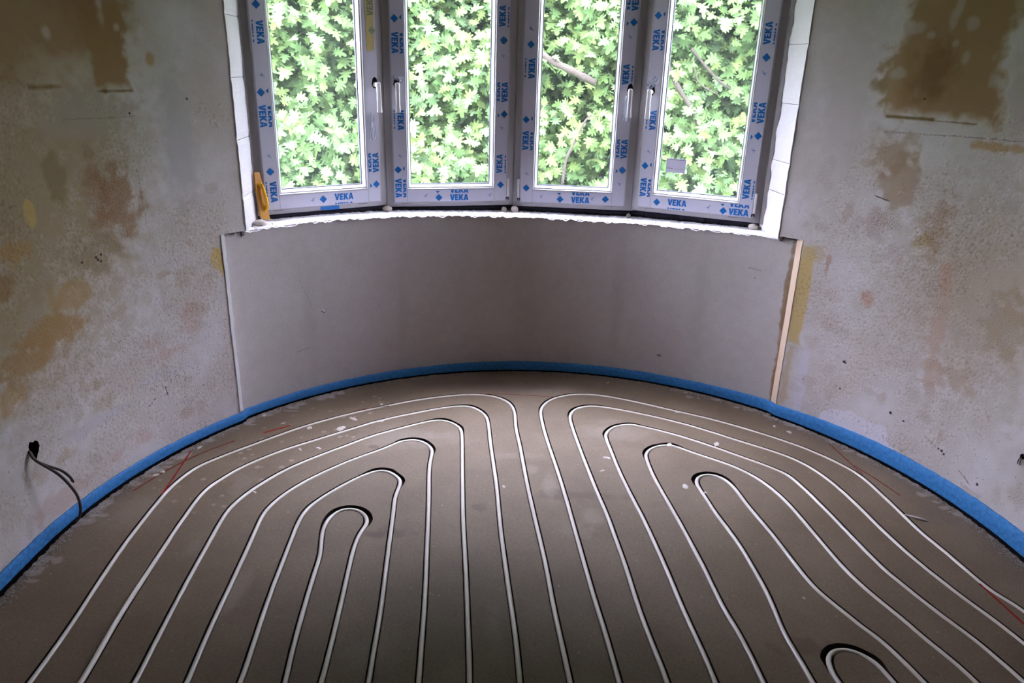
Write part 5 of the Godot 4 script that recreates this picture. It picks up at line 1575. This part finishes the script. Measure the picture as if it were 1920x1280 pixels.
func build_outside() -> void:
	M.bark = mat(rgb(58, 51, 42), 0.95)
	relief(M.bark, noise_tex(0.05, 77, []), 0.8)
	M.bark.uv1_triplanar = true
	M.bark.uv1_scale = Vector3(3, 3, 3)
	M.leaf = mat(Color.WHITE, 0.75, 0.12)
	M.leaf.vertex_color_use_as_albedo = true
	M.leaf.backlight = Color(1.0, 1.15, 0.72)
	for i in 6:
		var m := mat(LEAF_COLORS[i], 0.75, 0.12)
		m.backlight = Color(1.0, 1.15, 0.72)
		M["leaf_%d" % i] = m
	# lawn far below
	var st := begin()
	var n := 24
	var G := func(i: int, j: int) -> Vector3:
		var x := (float(i) / n - 0.5) * 60.0; var z := 8.0 - float(j) / n * 50.0
		return Vector3(x, -3.3 + 0.15 * nz.get_noise_2d(x * 12.0, z * 12.0), z)
	for i in n:
		for j in n: quad(st, G.call(i, j), G.call(i + 1, j), G.call(i + 1, j + 1), G.call(i, j + 1))
	struct("ground", done(st), mat(rgb(86, 104, 62), 0.95))
	# foot of the tower down to the ground
	st = begin()
	for i in 72:
		var d0 := -100.0 + i * 200.0 / 72; var d1 := -100.0 + (i + 1) * 200.0 / 72
		quad(st, polar(d1, R + TH, -3.4), polar(d0, R + TH, -3.4), polar(d0, R + TH, 0.02), polar(d1, R + TH, 0.02))
		quad(st, polar(d0, R + TH - 0.3, -3.4), polar(d1, R + TH - 0.3, -3.4), polar(d1, R + TH - 0.3, -0.05), polar(d0, R + TH - 0.3, -0.05))
	struct("wall_foot", done(st), M.outer)
	var leaf := leaf_mesh()
	tree(Vector3(-3.0, -3.3, -8.6), Vector3(-2.7, 1.9, -8.2), Vector3(1.9, 4.2, 1.3), 600, 4, "pale green leafy tree filling the view through the leftmost casement", [], leaf, 1, true)
	tree(Vector3(-0.6, -3.3, -9.4), Vector3(-0.75, 2.1, -8.9), Vector3(1.35, 4.5, 1.6), 520, 2, "fresh green leafy tree filling the view through the second casement", [], leaf, 2, true)
	tree(Vector3(1.3, -3.3, -9.2), Vector3(1.25, 2.1, -9.0), Vector3(1.25, 4.5, 1.5), 440, 0, "darker green tree with a broken grey bough behind the third casement", [[[0.05, 1.80, -7.2, 0.25, 1.66, -7.05, 0.45, 1.57, -7.0, 0.68, 1.47, -7.1], 0.03, 0.036], [[0.66, 1.2, -7.0, 0.60, 1.13, -7.0, 0.52, 0.95, -7.0, 0.45, 0.79, -7.0, 0.43, 0.56, -7.05], 0.008, 0.016]], leaf, 3, true)
	tree(Vector3(3.1, -3.3, -8.8), Vector3(2.7, 1.9, -8.3), Vector3(1.6, 4.2, 1.5), 500, 3, "light green tree with bare crossing twigs behind the rightmost casement", [[[1.25, 1.72, -7.0, 1.42, 1.45, -7.0, 1.55, 1.28, -7.0, 1.72, 1.0, -7.05, 1.95, 0.8, -7.2], 0.026, 0.014], [[1.50, 1.78, -7.0, 1.66, 1.62, -7.0, 1.80, 1.50, -7.0, 2.02, 1.38, -7.05, 2.2, 1.2, -7.1], 0.014, 0.01], [[1.52, 1.70, -7.0, 1.6, 1.50, -7.0, 1.78, 1.40, -7.0], 0.008, 0.006]], leaf, 4, true)
	tree(Vector3(-5.6, -3.3, -10.4), Vector3(-5.2, 1.6, -10.0), Vector3(2.2, 4.2, 1.8), 440, 1, "dark tree standing behind the pale one at far left", [], leaf, 5, false)
	tree(Vector3(-1.6, -3.3, -13.0), Vector3(-1.6, 3.0, -12.6), Vector3(3.0, 6.2, 1.6), 560, 0, "broad dark tree in the second row behind the middle trees", [], leaf, 6, false)
	tree(Vector3(3.0, -3.3, -13.4), Vector3(3.2, 3.0, -12.8), Vector3(3.0, 6.2, 1.6), 560, 1, "broad tree in the second row behind the light green tree", [], leaf, 7, false)
	tree(Vector3(-7.4, -3.3, -6.4), Vector3(-7.2, 0.8, -6.2), Vector3(1.9, 3.2, 2.0), 300, 2, "tree beside the tower, beyond the left end of the row", [], leaf, 8, false)
	tree(Vector3(6.2, -3.3, -7.0), Vector3(6.0, 0.8, -6.8), Vector3(1.9, 3.2, 2.0), 300, 2, "tree beside the tower, beyond the right end of the row", [], leaf, 9, false)
